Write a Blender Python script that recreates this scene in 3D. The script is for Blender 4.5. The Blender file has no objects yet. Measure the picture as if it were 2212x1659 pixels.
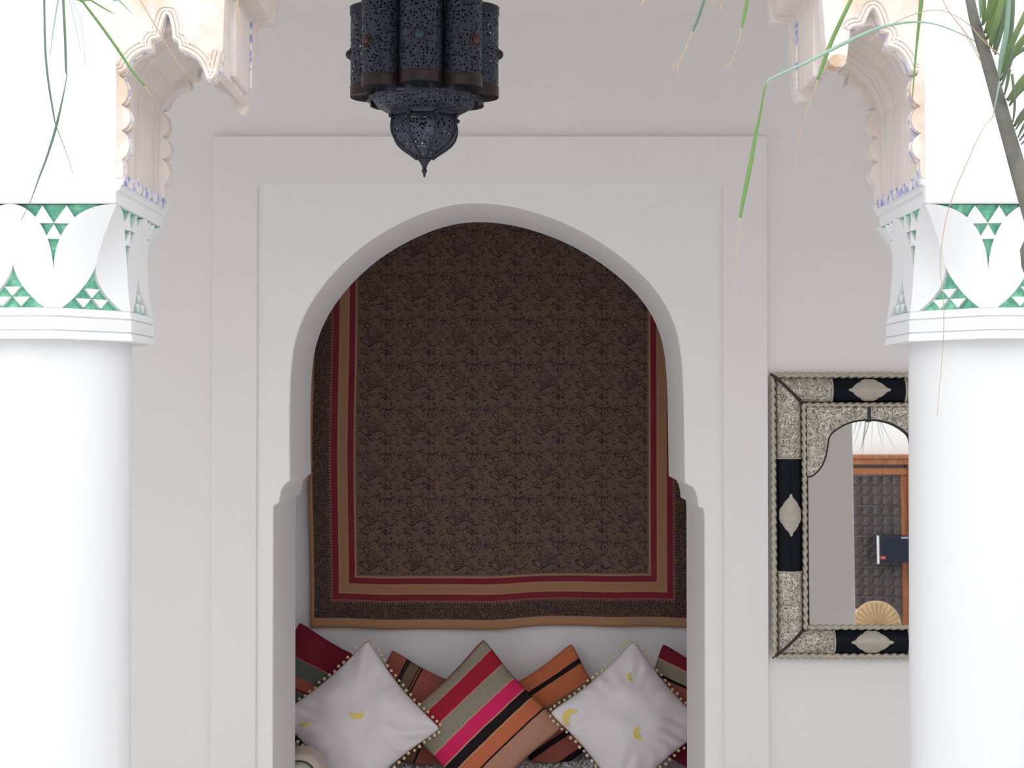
import bpy, bmesh, math, random
from math import sin, cos, pi, sqrt, radians, atan2
from mathutils import Vector, Matrix, noise
random.seed(7)
SC = bpy.context.scene
COL = SC.collection
F = 2850.0
CAMZ = 1.9
PITCH = radians(1.0)

# ---------------------------------------------------------------- calibration
FWD = Vector((0, cos(PITCH), sin(PITCH))); UPV = Vector((0, -sin(PITCH), cos(PITCH)))
CAM = Vector((0, 0, CAMZ))
def ray(px, py):
    return FWD + Vector((1, 0, 0)) * ((px - 1106) / F) + UPV * (-(py - 829.5) / F)
def P(px, py, Y):
    d = ray(px, py)
    return CAM + d * (Y / d.y)
def XZ(px, py, Y):
    p = P(px, py, Y); return (p.x, p.z)
def pick(px_list, Y):
    return [XZ(a, b, Y) for a, b in px_list]

# ---------------------------------------------------------------- materials
def lin(c):
    c = c / 255.0
    return c / 12.92 if c <= 0.04045 else ((c + 0.055) / 1.055) ** 2.4
def S(r, g, b, k=1.0):
    return (min(lin(r) / k, .92), min(lin(g) / k, .92), min(lin(b) / k, .92), 1)

class NT:
    """small helper for writing node maths"""
    def __init__(s, name):
        s.m = bpy.data.materials.new(name); s.m.use_nodes = True
        s.t = s.m.node_tree; s.t.nodes.clear()
        s.out = s.n('ShaderNodeOutputMaterial'); s.b = s.n('ShaderNodeBsdfPrincipled')
        s.l(s.b.outputs[0], s.out.inputs[0])
    def n(s, typ, **kw):
        x = s.t.nodes.new(typ)
        for k, v in kw.items(): setattr(x, k, v)
        return x
    def l(s, a, b): s.t.links.new(a, b)
    def put(s, sock, v):
        if hasattr(v, 'is_output'): s.l(v, sock)
        else: sock.default_value = v
    def f(s, op, a, b=0.0, c=0.0):
        x = s.n('ShaderNodeMath', operation=op)
        s.put(x.inputs[0], a); s.put(x.inputs[1], b); s.put(x.inputs[2], c)
        return x.outputs[0]
    def mix(s, fac, a, b):
        x = s.n('ShaderNodeMix', data_type='RGBA')
        s.put(x.inputs[0], fac); s.put(x.inputs[6], a); s.put(x.inputs[7], b)
        return x.outputs[2]
    def obj(s): return s.n('ShaderNodeTexCoord').outputs['Object']
    def uv(s): return s.n('ShaderNodeTexCoord').outputs['UV']
    def noise(s, scale, detail=3, vec=None, rough=.5):
        x = s.n('ShaderNodeTexNoise'); x.inputs['Scale'].default_value = scale
        x.inputs['Detail'].default_value = detail; x.inputs['Roughness'].default_value = rough
        s.l(vec if vec is not None else s.obj(), x.inputs['Vector'])
        return x.outputs[0]
    def voro(s, scale, vec=None, feature='F1', rnd=1.0):
        x = s.n('ShaderNodeTexVoronoi', feature=feature); x.inputs['Scale'].default_value = scale
        x.inputs['Randomness'].default_value = rnd
        s.l(vec if vec is not None else s.obj(), x.inputs['Vector'])
        return x.outputs['Distance']
    def ramp(s, fac, stops, interp='LINEAR'):
        x = s.n('ShaderNodeValToRGB'); cr = x.color_ramp; cr.interpolation = interp
        while len(cr.elements) > 1: cr.elements.remove(cr.elements[-1])
        cr.elements[0].position = stops[0][0]; cr.elements[0].color = stops[0][1]
        for p, c in stops[1:]:
            e = cr.elements.new(p); e.color = c
        s.put(x.inputs[0], fac)
        return x.outputs[0]
    def bump(s, h, strength=.3, dist=.01):
        x = s.n('ShaderNodeBump'); x.inputs['Strength'].default_value = strength
        x.inputs['Distance'].default_value = dist
        s.l(h, x.inputs['Height']); s.l(x.outputs[0], s.b.inputs['Normal'])
    def base(s, v): s.put(s.b.inputs['Base Color'], v)
    def rough(s, v): s.put(s.b.inputs['Roughness'], v)
    def metal(s, v): s.put(s.b.inputs['Metallic'], v)
    def spec(s, v): s.b.inputs['Specular IOR Level'].default_value = v

def simple(name, col, rough=.6, metal=0, var=.06, vscale=12, bump=.15, bscale=60, bdist=.004, spec=.3):
    t = NT(name)
    n = t.noise(vscale, 4)
    dark = tuple(c * (1 - var) for c in col[:3]) + (1,); light = tuple(min(c * (1 + var), 1) for c in col[:3]) + (1,)
    t.base(t.mix(n, dark, light)); t.rough(rough); t.metal(metal); t.spec(spec)
    if bump: t.bump(t.noise(bscale, 4), bump, bdist)
    return t.m

MT = {}
MT['wall'] = simple('beige_plaster', (.83, .81, .80, 1), .85, var=.02, vscale=2.5, bump=.10, bscale=9, bdist=.02)
MT['panel'] = simple('smooth_plaster', (.85, .835, .835, 1), .8, var=.015, vscale=2, bump=.07, bscale=7, bdist=.02)
MT['white'] = simple('whitewash', (.745, .75, .76, 1), .8, var=.012, vscale=5, bump=.12, bscale=22, bdist=.006)
MT['niche'] = simple('alcove_plaster', (.85, .845, .87, 1), .85, var=.02, vscale=3, bump=.08, bscale=10, bdist=.02)
MT['ceiling'] = simple('ceiling_plaster', (.84, .81, .80, 1), .9, var=.02, vscale=2, bump=.06, bscale=8, bdist=.02)
MT['court'] = simple('courtyard_whitewash', (.84, .84, .85, 1), .85, var=.02, vscale=3, bump=.1, bscale=12, bdist=.01)
MT['dark'] = simple('dark_stained_wood', (.035, .03, .028, 1), .45, var=.2)
MT['paleblack'] = simple('black_lacquer', (.004, .005, .010, 1), .35, var=.1, bump=.03, spec=.12)
MT['pom'] = simple('cream_wool', S(222, 208, 165, 1), .95, var=.1, vscale=300, bump=.4, bscale=400, bdist=.001)
MT['gold'] = simple('gold_thread', S(205, 182, 95, .7), .55, var=.2, vscale=300, bump=.5, bscale=500, bdist=.001)
MT['straw'] = simple('woven_straw', (.62, .45, .26, 1), .7, var=.25, vscale=30, bump=.3, bscale=90, bdist=.004)
MT['strawdark'] = simple('dark_brown_straw', (.42, .28, .15, 1), .8, var=.25, vscale=30)  # darker brown straw for the chair's backrest ribs
MT['iron'] = simple('dark_iron', (.17, .15, .16, 1), .35, metal=.5, var=.2)
MT['copper'] = simple('aged_copper_band', (.07, .05, .052, 1), .35, metal=.75, var=.3, vscale=40, bump=.2, bscale=120, bdist=.002)
MT['steel'] = simple('dark_blue_steel', (.045, .05, .07, 1), .42, metal=.7, var=.35, vscale=60, bump=.4, bscale=150, bdist=.002)
MT['turq'] = simple('turquoise_glass', (.012, .055, .062, 1), .35, var=.1, spec=.6)
MT['redglass'] = simple('red_glass', (.09, .015, .02, 1), .3, var=.1, spec=.6)
MT['doorglass'] = simple('smoky_glass', (.10, .085, .085, 1), .25, var=.3, vscale=6, bump=0, spec=.5)
MT['navy'] = simple('navy_plastic', (.012, .018, .04, 1), .4, var=.1, bump=0)
MT['paper'] = simple('white_label', (.8, .8, .82, 1), .6, var=.02, bump=0)
MT['redpaper'] = simple('red_label', (.6, .12, .08, 1), .6, var=.05, bump=0)
MT['rug'] = simple('shaggy_wool', (.88, .86, .87, 1), .95, var=.05, vscale=40, bump=.5, bscale=150, bdist=.004)
MT['mattress'] = simple('cream_cotton', (.7, .66, .6, 1), .9, var=.05, vscale=20, bump=.2, bscale=200, bdist=.002)
MT['bolster'] = simple('pale_green_cotton', (.52, .55, .48, 1), .9, var=.08, vscale=20, bump=.2, bscale=120, bdist=.002)
MT['piping'] = simple('beige_piping', (.58, .50, .44, 1), .85, var=.12, vscale=40, bump=.2, bscale=200, bdist=.002)
MT['pot'] = simple('terracotta', (.4, .16, .08, 1), .8, var=.15)
MT['soil'] = simple('soil', (.04, .03, .02, 1), .95, var=.3)

def mat_floor():
    t = NT('checkered_tile_floor')
    b = t.n('ShaderNodeTexBrick'); b.offset = 0; b.inputs['Scale'].default_value = 1
    b.inputs['Brick Width'].default_value = .3; b.inputs['Row Height'].default_value = .3; b.inputs['Mortar Size'].default_value = .006
    b.inputs['Color1'].default_value = (.80, .785, .77, 1); b.inputs['Color2'].default_value = (.76, .745, .73, 1); b.inputs['Mortar'].default_value = (.55, .53, .5, 1)
    t.l(t.obj(), b.inputs['Vector']); t.base(b.outputs[0]); t.rough(.45); return t.m
MT['floor'] = mat_floor()

def mat_stucco():
    t = NT('carved_stucco')
    n = t.noise(9, 5, rough=.6)
    c = t.ramp(n, [(.0, (.76, .72, .68, 1)), (.5, (.72, .66, .61, 1)), (.62, (.66, .54, .44, 1)), (.75, (.56, .4, .27, 1))])
    t.base(c); t.rough(.9); t.bump(t.noise(45, 5), .35, .006); return t.m
MT['stucco'] = mat_stucco()
def mat_intrados():
    t = NT('weathered_beige_stucco')
    mp = t.n('ShaderNodeMapping'); mp.inputs['Scale'].default_value = (1, 22, 2.5)
    t.l(t.obj(), mp.inputs[0])
    n = t.noise(1.6, 4, mp.outputs[0])
    t.base(t.ramp(n, [(.3, (.64, .56, .52, 1)), (.55, (.73, .67, .64, 1)), (.75, (.60, .54, .52, 1))])); t.rough(.9)
    t.bump(n, .06, .01); return t.m
MT['intrados'] = mat_intrados()
def mat_blue():
    t = NT('flaking_blue_paint')
    n = t.noise(60, 4)
    t.base(t.ramp(n, [(.47, (.76, .70, .68, 1)), (.56, (.38, .40, .66, 1)), (.72, (.16, .2, .52, 1))])); t.rough(.8); return t.m
MT['blue'] = mat_blue()
def mat_stain():
    t = NT('brown_stain'); n = t.noise(40, 4)
    t.base(t.ramp(n, [(.3, (.50, .34, .22, 1)), (.7, (.70, .62, .54, 1))])); t.rough(.9); t.bump(n, .3, .004); return t.m
MT['stain'] = mat_stain()
def mat_green():
    t = NT('glazed_green_tile'); n = t.noise(70, 5, rough=.65)
    t.base(t.ramp(n, [(.25, (.05, .25, .16, 1)), (.5, (.14, .47, .31, 1)), (.72, (.36, .70, .50, 1))])); t.rough(.3); t.bump(n, .3, .003); return t.m
MT['green'] = mat_green()

def mat_pierced():
    t = NT('pierced_dark_metal')
    v = t.voro(125, rnd=.8)
    hole = t.f('LESS_THAN', v, .33)
    pit = t.f('SMOOTH_MIN', v, .45, .1)
    t.base(t.mix(t.noise(70, 4), (.022, .025, .036, 1), (.105, .115, .165, 1)))
    t.metal(.65); t.rough(.45); t.bump(pit, .6, .004)
    tr = t.n('ShaderNodeBsdfTransparent'); mx = t.n('ShaderNodeMixShader')
    t.l(hole, mx.inputs[0]); t.l(t.b.outputs[0], mx.inputs[1]); t.l(tr.outputs[0], mx.inputs[2]); t.l(mx.outputs[0], t.out.inputs[0])
    return t.m
MT['pierced'] = mat_pierced()

def mat_silver(name, sc, lightc, darkc):
    t = NT(name)
    v = t.voro(sc, rnd=.8); v2 = t.voro(sc * .55, feature='DISTANCE_TO_EDGE', rnd=.7)
    nz = t.noise(sc * .55, 2); nz3 = t.noise(sc * .25, 2)
    dots = t.f('LESS_THAN', v, .25)
    ln = t.f('LESS_THAN', t.f('ABSOLUTE', t.f('SUBTRACT', nz, .5)), .022)
    hi = t.f('LESS_THAN', t.f('ABSOLUTE', t.f('SUBTRACT', nz3, .5)), .03)
    c = t.mix(t.noise(35, 3), tuple(x * .7 for x in lightc[:3]) + (1,), lightc)
    c = t.mix(t.f('MULTIPLY', hi, .5), c, (.86, .83, .76, 1))
    c = t.mix(t.f('MULTIPLY', ln, .6), c, darkc)
    t.base(t.mix(t.f('MULTIPLY', dots, .9), c, darkc)); t.metal(.35); t.rough(.42)
    t.bump(t.f('SUBTRACT', t.f('MINIMUM', v, .45), t.f('MULTIPLY', ln, .15)), .8, .004)
    return t.m
MT['silver'] = mat_silver('engraved_white_metal', 105, (.55, .50, .42, 1), (.05, .045, .04, 1))
MT['plainsilver'] = simple('worn_white_metal', (.46, .42, .36, 1), .42, metal=.35, var=.25, vscale=90, bump=.6, bscale=160, bdist=.003)
MT['ropemetal'] = simple('twisted_wire_metal', (.47, .42, .34, 1), .42, metal=.35, var=.2, vscale=60, bump=0)
def mat_glass():
    t = NT('mirror_glass'); t.base((.86, .86, .84, 1)); t.metal(1.0); t.rough(.015); return t.m
MT['glass'] = mat_glass()

def mat_wood():
    t = NT('orange_brown_wood')
    mp = t.n('ShaderNodeMapping'); mp.inputs['Scale'].default_value = (14, 14, 1.5); t.l(t.obj(), mp.inputs[0])
    n = t.noise(3, 4, mp.outputs[0])
    t.base(t.ramp(n, [(.3, (.26, .085, .035, 1)), (.7, (.42, .16, .065, 1))])); t.rough(.5); t.bump(n, .15, .004); return t.m
MT['wood'] = mat_wood()

def mat_leaf(name, a, b):
    t = NT(name)
    n = t.noise(18, 3)
    t.base(t.mix(n, a, b)); t.rough(.45)
    tl = t.n('ShaderNodeBsdfTranslucent'); tl.inputs[0].default_value = tuple(min(1, x * 1.3) for x in b[:3]) + (1,)
    mx = t.n('ShaderNodeMixShader'); mx.inputs[0].default_value = .25
    t.l(t.b.outputs[0], mx.inputs[1]); t.l(tl.outputs[0], mx.inputs[2]); t.l(mx.outputs[0], t.out.inputs[0])
    return t.m
MT['leaf'] = mat_leaf('palm_leaf_green', (.11, .20, .06, 1), (.22, .42, .11, 1))
MT['leafolive'] = mat_leaf('palm_leaf_olive', (.19, .26, .11, 1), (.31, .44, .19, 1))
MT['leafgrey'] = mat_leaf('palm_leaf_grey_green', (.15, .21, .14, 1), (.26, .34, .23, 1))
MT['leafpale'] = mat_leaf('palm_leaf_pale', (.25, .42, .33, 1), (.42, .58, .48, 1))
MT['leafdark'] = mat_leaf('palm_leaf_dark', (.09, .16, .11, 1), (.17, .28, .19, 1))
MT['leafdry'] = mat_leaf('palm_leaf_dry', (.45, .30, .17, 1), (.66, .52, .36, 1))
MT['rachis'] = simple('palm_stalk', (.15, .145, .125, 1), .6, var=.5, vscale=45, bump=.3, bscale=70, bdist=.004)

def mat_stripes(name, stops, axis=0, jit=.012):
    t = NT(name)
    sp = t.n('ShaderNodeSeparateXYZ'); t.l(t.uv(), sp.inputs[0])
    c = t.f('ADD', sp.outputs[axis], t.f('MULTIPLY', t.f('SUBTRACT', t.noise(10, 2, t.uv()), .5), jit))
    col = t.ramp(c, stops, 'CONSTANT')
    mp = t.n('ShaderNodeMapping'); mp.inputs['Scale'].default_value = ((40, 160, 1) if axis else (160, 40, 1)); t.l(t.uv(), mp.inputs[0])
    w = t.noise(1, 2, mp.outputs[0])
    t.base(t.mix(t.f('MULTIPLY', w, .45), col, (.02, .015, .015, 1))); t.rough(.95); t.spec(.1)
    t.bump(w, .5, .003)
    return t.m
RED = S(125, 25, 40, .42); DRED = S(100, 24, 40, .5); GRG = S(112, 106, 94, .42); PINK = S(172, 32, 78, .42); BLK = (.022, .015, .018, 1)
ORG = S(152, 86, 58, .42); BRB = S(142, 106, 90, .42); TAN = S(150, 115, 85, .42); OLV = S(95, 78, 62, .45); RST = S(128, 72, 62, .45); GRN = S(78, 82, 76, .5)
MT['kil_center'] = mat_stripes('kilim_bold_stripes', [(0, RST), (.018, GRG), (.115, TAN), (.125, RED), (.27, TAN), (.28, GRG), (.42, TAN), (.43, PINK), (.545, TAN), (.555, BLK), (.635, TAN), (.645, ORG), (.765, BLK), (.778, BRB)])
MT['kil_red'] = mat_stripes('kilim_dark_red_stripes', [(0, DRED), (.30, RST), (.31, GRN), (.45, RST), (.54, DRED), (.56, GRN), (.68, DRED), (.80, GRN)], 1)
MT['kil_brown'] = mat_stripes('kilim_brown_stripes', [(0, RST), (.195, BLK), (.215, OLV), (.222, BLK), (.24, OLV), (.345, BLK), (.358, RST), (.372, BLK), (.388, RST), (.6, OLV), (.7, BLK), (.72, RST)])
MT['kil_orange'] = mat_stripes('kilim_orange_stripes', [(0, ORG), (.17, BLK), (.22, ORG), (.40, OLV), (.47, BLK), (.50, OLV), (.56, RST), (.68, BLK), (.74, RST), (.92, BLK)], 1)
MT['kil_green'] = mat_stripes('kilim_red_green_stripes', [(0, DRED), (.155, TAN), (.165, GRG), (.30, BLK), (.325, RST), (.48, BLK), (.50, GRN), (.66, DRED)], 1)
def mat_whitecloth():
    t = NT('white_cotton'); w = t.noise(140, 2, t.uv())
    t.base(t.mix(w, (.76, .73, .75, 1), (.84, .81, .83, 1))); t.rough(.95); t.spec(.1); t.bump(w, .2, .002); return t.m
MT['cotton'] = mat_whitecloth()

TW, TPX = 0, 0
def mat_tapestry(W):
    px = 6.22 / F
    t = NT('block_printed_cloth')
    sp = t.n('ShaderNodeSeparateXYZ'); t.l(t.uv(), sp.inputs[0])
    x = t.f('MULTIPLY', sp.outputs[0], 1 / px); z = t.f('MULTIPLY', sp.outputs[1], 1 / px)     # in photo-pixel sized units
    wob = t.f('MULTIPLY', t.f('SUBTRACT', t.noise(.03, 2, t.uv()), .5), 3)
    dl = x; dr = t.f('SUBTRACT', W / px, x); db = t.f('SUBTRACT', z, 12)
    ds = t.f('MINIMUM', dl, dr)
    isb = t.f('LESS_THAN', db, ds)
    d = t.f('MINIMUM', ds, db)
    par = t.f('ADD', t.f('MULTIPLY', isb, x), t.f('MULTIPLY', t.f('SUBTRACT', 1, isb), z))
    tri = t.f('PINGPONG', par, 3.2)
    dd = t.f('ADD', d, 0)
    HEM = (.42, .235, .13, 1); DK = (.042, .030, .034, 1); RD = (.20, .022, .036, 1); BG = (.40, .225, .125, 1); FL = (.158, .105, .080, 1); LN = (.36, .21, .12, 1)
    col = t.ramp(t.f('DIVIDE', dd, 120), [(0, HEM), (9 / 120, DK), (49 / 120, RD), (62 / 120, BG), (84 / 120, RD), (97 / 120, LN), (101 / 120, FL)], 'CONSTANT')
    # dark border flecks
    v = t.noise(.16, 4, t.n('ShaderNodeTexCoord').outputs['UV'])
    mpv = t.n('ShaderNodeMapping'); mpv.inputs['Scale'].default_value = (1 / px, 1 / px, 1); t.l(t.uv(), mpv.inputs[0])
    nz = t.noise(.17, 3, mpv.outputs[0]); nz2 = t.noise(.045, 2, mpv.outputs[0])
    inb = t.f('MULTIPLY', t.f('GREATER_THAN', d, 9), t.f('LESS_THAN', d, 46))
    fleck = t.f('MULTIPLY', inb, t.f('LESS_THAN', t.f('ABSOLUTE', t.f('SUBTRACT', nz, .5)), .035))
    col = t.mix(t.f('MULTIPLY', fleck, .6), col, (.24, .14, .09, 1))
    # saw-tooth edge
    th = t.f('MULTIPLY', t.f('GREATER_THAN', d, t.f('SUBTRACT', 49.5, t.f('MULTIPLY', tri, 2.4))), t.f('LESS_THAN', d, 49.5))
    col = t.mix(t.f('MULTIPLY', th, .85), col, (.33, .13, .10, 1))
    # small ornament in the red and beige bands
    band = t.f('MULTIPLY', t.f('GREATER_THAN', d, 66), t.f('LESS_THAN', d, 81))
    om = t.f('MULTIPLY', band, t.f('LESS_THAN', t.f('ABSOLUTE', t.f('SUBTRACT', t.f('PINGPONG', t.f('ADD', par, d), 2.6), 1.3)), .55))
    col = t.mix(t.f('MULTIPLY', om, .35), col, (.22, .07, .06, 1))
    bl = t.f('LESS_THAN', t.f('ABSOLUTE', t.f('SUBTRACT', t.f('PINGPONG', d, 2.2), 1.1)), .3)
    col = t.mix(t.f('MULTIPLY', t.f('MULTIPLY', band, bl), .25), col, (.2, .05, .05, 1))
    # repeated motif in the field
    CW, CH = 93.0, 96.0
    pq = lambda a, c, o: t.f('FRACT', t.f('DIVIDE', t.f('ADD', a, o), c))
    wx = t.f('ADD', x, wob)
    u = t.f('MULTIPLY', pq(wx, CW, 0), CW); w = t.f('MULTIPLY', pq(z, CH, 0), CH)
    vec = t.n('ShaderNodeCombineXYZ'); t.l(u, vec.inputs[0]); t.l(w, vec.inputs[1])
    def radial(cx, cy, sx=1.0, sy=1.0):
        dx = t.f('DIVIDE', t.f('SUBTRACT', u, cx), sx); dy = t.f('DIVIDE', t.f('SUBTRACT', w, cy), sy)
        r = t.f('SQRT', t.f('ADD', t.f('MULTIPLY', dx, dx), t.f('MULTIPLY', dy, dy)))
        return r, dx, dy
    def near(a, val, wd): return t.f('LESS_THAN', t.f('ABSOLUTE', t.f('SUBTRACT', a, val)), wd)
    lines = []
    r, dx, dy = radial(42, 60, .8, 1.1)                      # paisley
    lines.append(near(r, 11, 1.1))
    low = t.f('LESS_THAN', dy, 4)
    lines.append(t.f('MULTIPLY', near(r, 16, 1.2), low)); lines.append(t.f('MULTIPLY', near(r, 20.5, 1.0), t.f('LESS_THAN', dy, -3)))
    lines.append(t.f('MULTIPLY', near(r, 5, .8), t.f('GREATER_THAN', dx, -2)))
    def star(cx, cy, R, n):
        r, dx, dy = radial(cx, cy)
        a = t.f('ARCTAN2', dy, dx)
        prof = t.f('MULTIPLY', t.f('ADD', 1, t.f('MULTIPLY', t.f('COSINE', t.f('MULTIPLY', a, n)), .22)), R)
        lines.append(near(r, prof, 1.1)); lines.append(t.f('LESS_THAN', r, 1.9))
    star(78, 76, 8.5, 6); star(12, 84, 7, 6); star(74, 20, 9, 7); star(24, 18, 6.5, 5); star(90, 48, 6, 6)
    r, dx, dy = radial(18, 46); lines.append(t.f('LESS_THAN', r, 3.2))
    r, dx, dy = radial(70, 50); lines.append(t.f('MULTIPLY', near(r, 8, 1.0), t.f('LESS_THAN', dx, 4)))
    wave = t.f('ADD', 35, t.f('MULTIPLY', t.f('SINE', t.f('MULTIPLY', u, 2 * pi / 46.5)), 5.0))
    lines.append(t.f('MULTIPLY', near(w, wave, 1.3), t.f('GREATER_THAN', u, 14)))
    wave = t.f('ADD', 88, t.f('MULTIPLY', t.f('SINE', t.f('ADD', 1.2, t.f('MULTIPLY', u, 2 * pi / 46.5))), 4.0))
    lines.append(t.f('MULTIPLY', near(w, wave, 1.2), t.f('GREATER_THAN', u, 30)))
    nt = t.noise(.085, 1, vec.outputs[0])
    lines.append(t.f('MULTIPLY', near(nt, .5, .027), t.f('GREATER_THAN', t.noise(.05, 1, vec.outputs[0]), .42)))
    L = lines[0]
    for q in lines[1:]: L = t.f('MAXIMUM', L, q)
    infield = t.f('GREATER_THAN', d, 104)
    L = t.f('MULTIPLY', t.f('MULTIPLY', L, infield), t.f('ADD', .6, t.f('MULTIPLY', nz2, .6)))
    col = t.mix(t.f('MINIMUM', L, 1), col, (.032, .022, .036, 1))
    fade = t.noise(.012, 3, mpv.outputs[0])
    col = t.mix(t.f('MULTIPLY', t.f('GREATER_THAN', fade, .2), t.f('MULTIPLY', t.f('SUBTRACT', fade, .3), .25)), col, (.20, .14, .115, 1))
    t.base(col); t.rough(.95); t.spec(.05); t.bump(t.noise(.6, 2, mpv.outputs[0]), .2, .002)
    return t.m

# ---------------------------------------------------------------- object helpers
def root_of(o):
    while o.parent is not None: o = o.parent
    return o
def obj(name, verts, faces, mat=None, parent=None, smooth=False, uv=None, auto=None):
    """verts in world coordinates; children are stored relative to the thing's origin"""
    off = Vector((0, 0, 0))
    if parent is not None: off = root_of(parent).location
    me = bpy.data.meshes.new(name)
    me.from_pydata([tuple(Vector(v) - off) for v in verts], [], [tuple(f) for f in faces])
    if uv is not None:
        ul = me.uv_layers.new(name='UVMap')
        for lp in me.loops: ul.data[lp.index].uv = uv[lp.vertex_index]
    me.validate(); me.update()
    bm = bmesh.new(); bm.from_mesh(me); bmesh.ops.recalc_face_normals(bm, faces=bm.faces); bm.to_mesh(me); bm.free()
    if smooth:
        for p in me.polygons: p.use_smooth = True
        if auto is not None:
            try: me.set_sharp_from_angle(angle=radians(auto))
            except Exception: pass
    o = bpy.data.objects.new(name, me); COL.objects.link(o)
    if mat is not None: me.materials.append(MT[mat] if isinstance(mat, str) else mat)
    if parent is not None: o.parent = parent
    return o
def thing(name, loc, label, cat, group=None):
    o = bpy.data.objects.new(name, None); o.empty_display_size = .1; COL.objects.link(o); o.location = loc
    o['label'] = label; o['category'] = cat; o['kind'] = 'thing'
    if group: o['group'] = group
    return o
def tag(o, label, cat, group=None, kind='thing'):
    o['label'] = label; o['category'] = cat; o['kind'] = kind
    if group: o['group'] = group
    return o
def struct(o, label=None, cat=None):
    o['kind'] = 'structure'
    if label: o['label'] = label
    if cat: o['category'] = cat
    return o
class G:
    def __init__(s): s.v = []; s.f = []
    def add(s, vs, fs):
        b = len(s.v); s.v += [tuple(v) for v in vs]; s.f += [tuple(b + i for i in f) for f in fs]; return s
    def box(s, lo, hi):
        x0, y0, z0 = lo; x1, y1, z1 = hi
        vs = [(x0, y0, z0), (x1, y0, z0), (x1, y1, z0), (x0, y1, z0), (x0, y0, z1), (x1, y0, z1), (x1, y1, z1), (x0, y1, z1)]
        return s.add(vs, [(0, 3, 2, 1), (4, 5, 6, 7), (0, 1, 5, 4), (1, 2, 6, 5), (2, 3, 7, 6), (3, 0, 4, 7)])
    def prism(s, poly, y0, y1):
        n = len(poly)
        vs = [(x, y0, z) for x, z in poly] + [(x, y1, z) for x, z in poly]
        fs = [tuple(range(n)), tuple(range(2 * n - 1, n - 1, -1))] + [(i, (i + 1) % n, n + (i + 1) % n, n + i) for i in range(n)]
        return s.add(vs, fs)
    def tube(s, pts, rad, n=8, twist=None, cap=True):
        pts = [Vector(p) for p in pts]; m = len(pts)
        rad = rad if hasattr(rad, '__len__') else [rad] * m
        up = Vector((0, 0, 1)); vs = []; prev = None
        dist = 0
        for i, p in enumerate(pts):
            d = (pts[min(i + 1, m - 1)] - pts[max(i - 1, 0)])
            d = d.normalized() if d.length > 1e-9 else Vector((0, 0, 1))
            if prev is None:
                a = d.cross(up if abs(d.z) < .9 else Vector((1, 0, 0))).normalized()
            else:
                a = (prev - d * prev.dot(d))
                a = a.normalized() if a.length > 1e-6 else d.orthogonal().normalized()
            prev = a; b = d.cross(a)
            if i: dist += (p - pts[i - 1]).length
            for k in range(n):
                t = 2 * pi * k / n; r = rad[i]
                if twist: r *= 1 + .30 * cos(2 * t + dist * twist)
                vs.append(p + a * (r * cos(t)) + b * (r * sin(t)))
        fs = [(i * n + k, i * n + (k + 1) % n, (i + 1) * n + (k + 1) % n, (i + 1) * n + k) for i in range(m - 1) for k in range(n)]
        if cap: fs += [tuple(range(n)), tuple(range(m * n - 1, (m - 1) * n - 1, -1))]
        return s.add(vs, fs)
    def lathe(s, prof, c, n=32, mod=None, cap=True):
        vs = []
        for r, z in prof:
            for k in range(n):
                t = 2 * pi * k / n; rr = r * (mod(t, z) if mod else 1)
                vs.append((c[0] + rr * sin(t), c[1] - rr * cos(t), c[2] + z))
        m = len(prof)
        fs = [(i * n + k, i * n + (k + 1) % n, (i + 1) * n + (k + 1) % n, (i + 1) * n + k) for i in range(m - 1) for k in range(n)]
        if cap: fs += [tuple(range(n)), tuple(range(m * n - 1, (m - 1) * n - 1, -1))]
        return s.add(vs, fs)
    def sphere(s, c, r, n=12, m=8, sc=(1, 1, 1)):
        prof = [(max(r * sin(pi * i / m), 1e-5), -r * cos(pi * i / m)) for i in range(m + 1)]
        vs = []
        for rr, z in prof:
            for k in range(n):
                t = 2 * pi * k / n
                vs.append((c[0] + rr * sin(t) * sc[0], c[1] - rr * cos(t) * sc[1], c[2] + z * sc[2]))
        fs = [(i * n + k, i * n + (k + 1) % n, (i + 1) * n + (k + 1) % n, (i + 1) * n + k) for i in range(m) for k in range(n)]
        return s.add(vs, fs)
    def tf(s, M): s.v = [tuple(M @ Vector(v)) for v in s.v]; return s
    def obj(s, name, mat, parent=None, smooth=False, auto=None, bevel=0, seg=2):
        o = obj(name, s.v, s.f, mat, parent, smooth, auto=auto)
        if bevel:
            b = o.modifiers.new('edge', 'BEVEL'); b.width = bevel; b.segments = seg; b.limit_method = 'ANGLE'; b.angle_limit = radians(50)
        return o
def chaikin(pts, it=2):
    for _ in range(it):
        q = [pts[0]]
        for a, b in zip(pts[:-1], pts[1:]):
            q.append(tuple(.75 * x + .25 * y for x, y in zip(a, b))); q.append(tuple(.25 * x + .75 * y for x, y in zip(a, b)))
        pts = q + [pts[-1]]
    return pts
def catmull(pts, k=5):
    out = []; n = len(pts)
    for i in range(n - 1):
        p0 = pts[max(i - 1, 0)]; p1 = pts[i]; p2 = pts[i + 1]; p3 = pts[min(i + 2, n - 1)]
        for j in range(k):
            t = j / k
            out.append(tuple(.5 * (2 * b + (c - a) * t + (2 * a - 5 * b + 4 * c - d) * t * t + (3 * b - a - 3 * c + d) * t ** 3) for a, b, c, d in zip(p0, p1, p2, p3)))
    return out + [tuple(pts[-1])]

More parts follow.
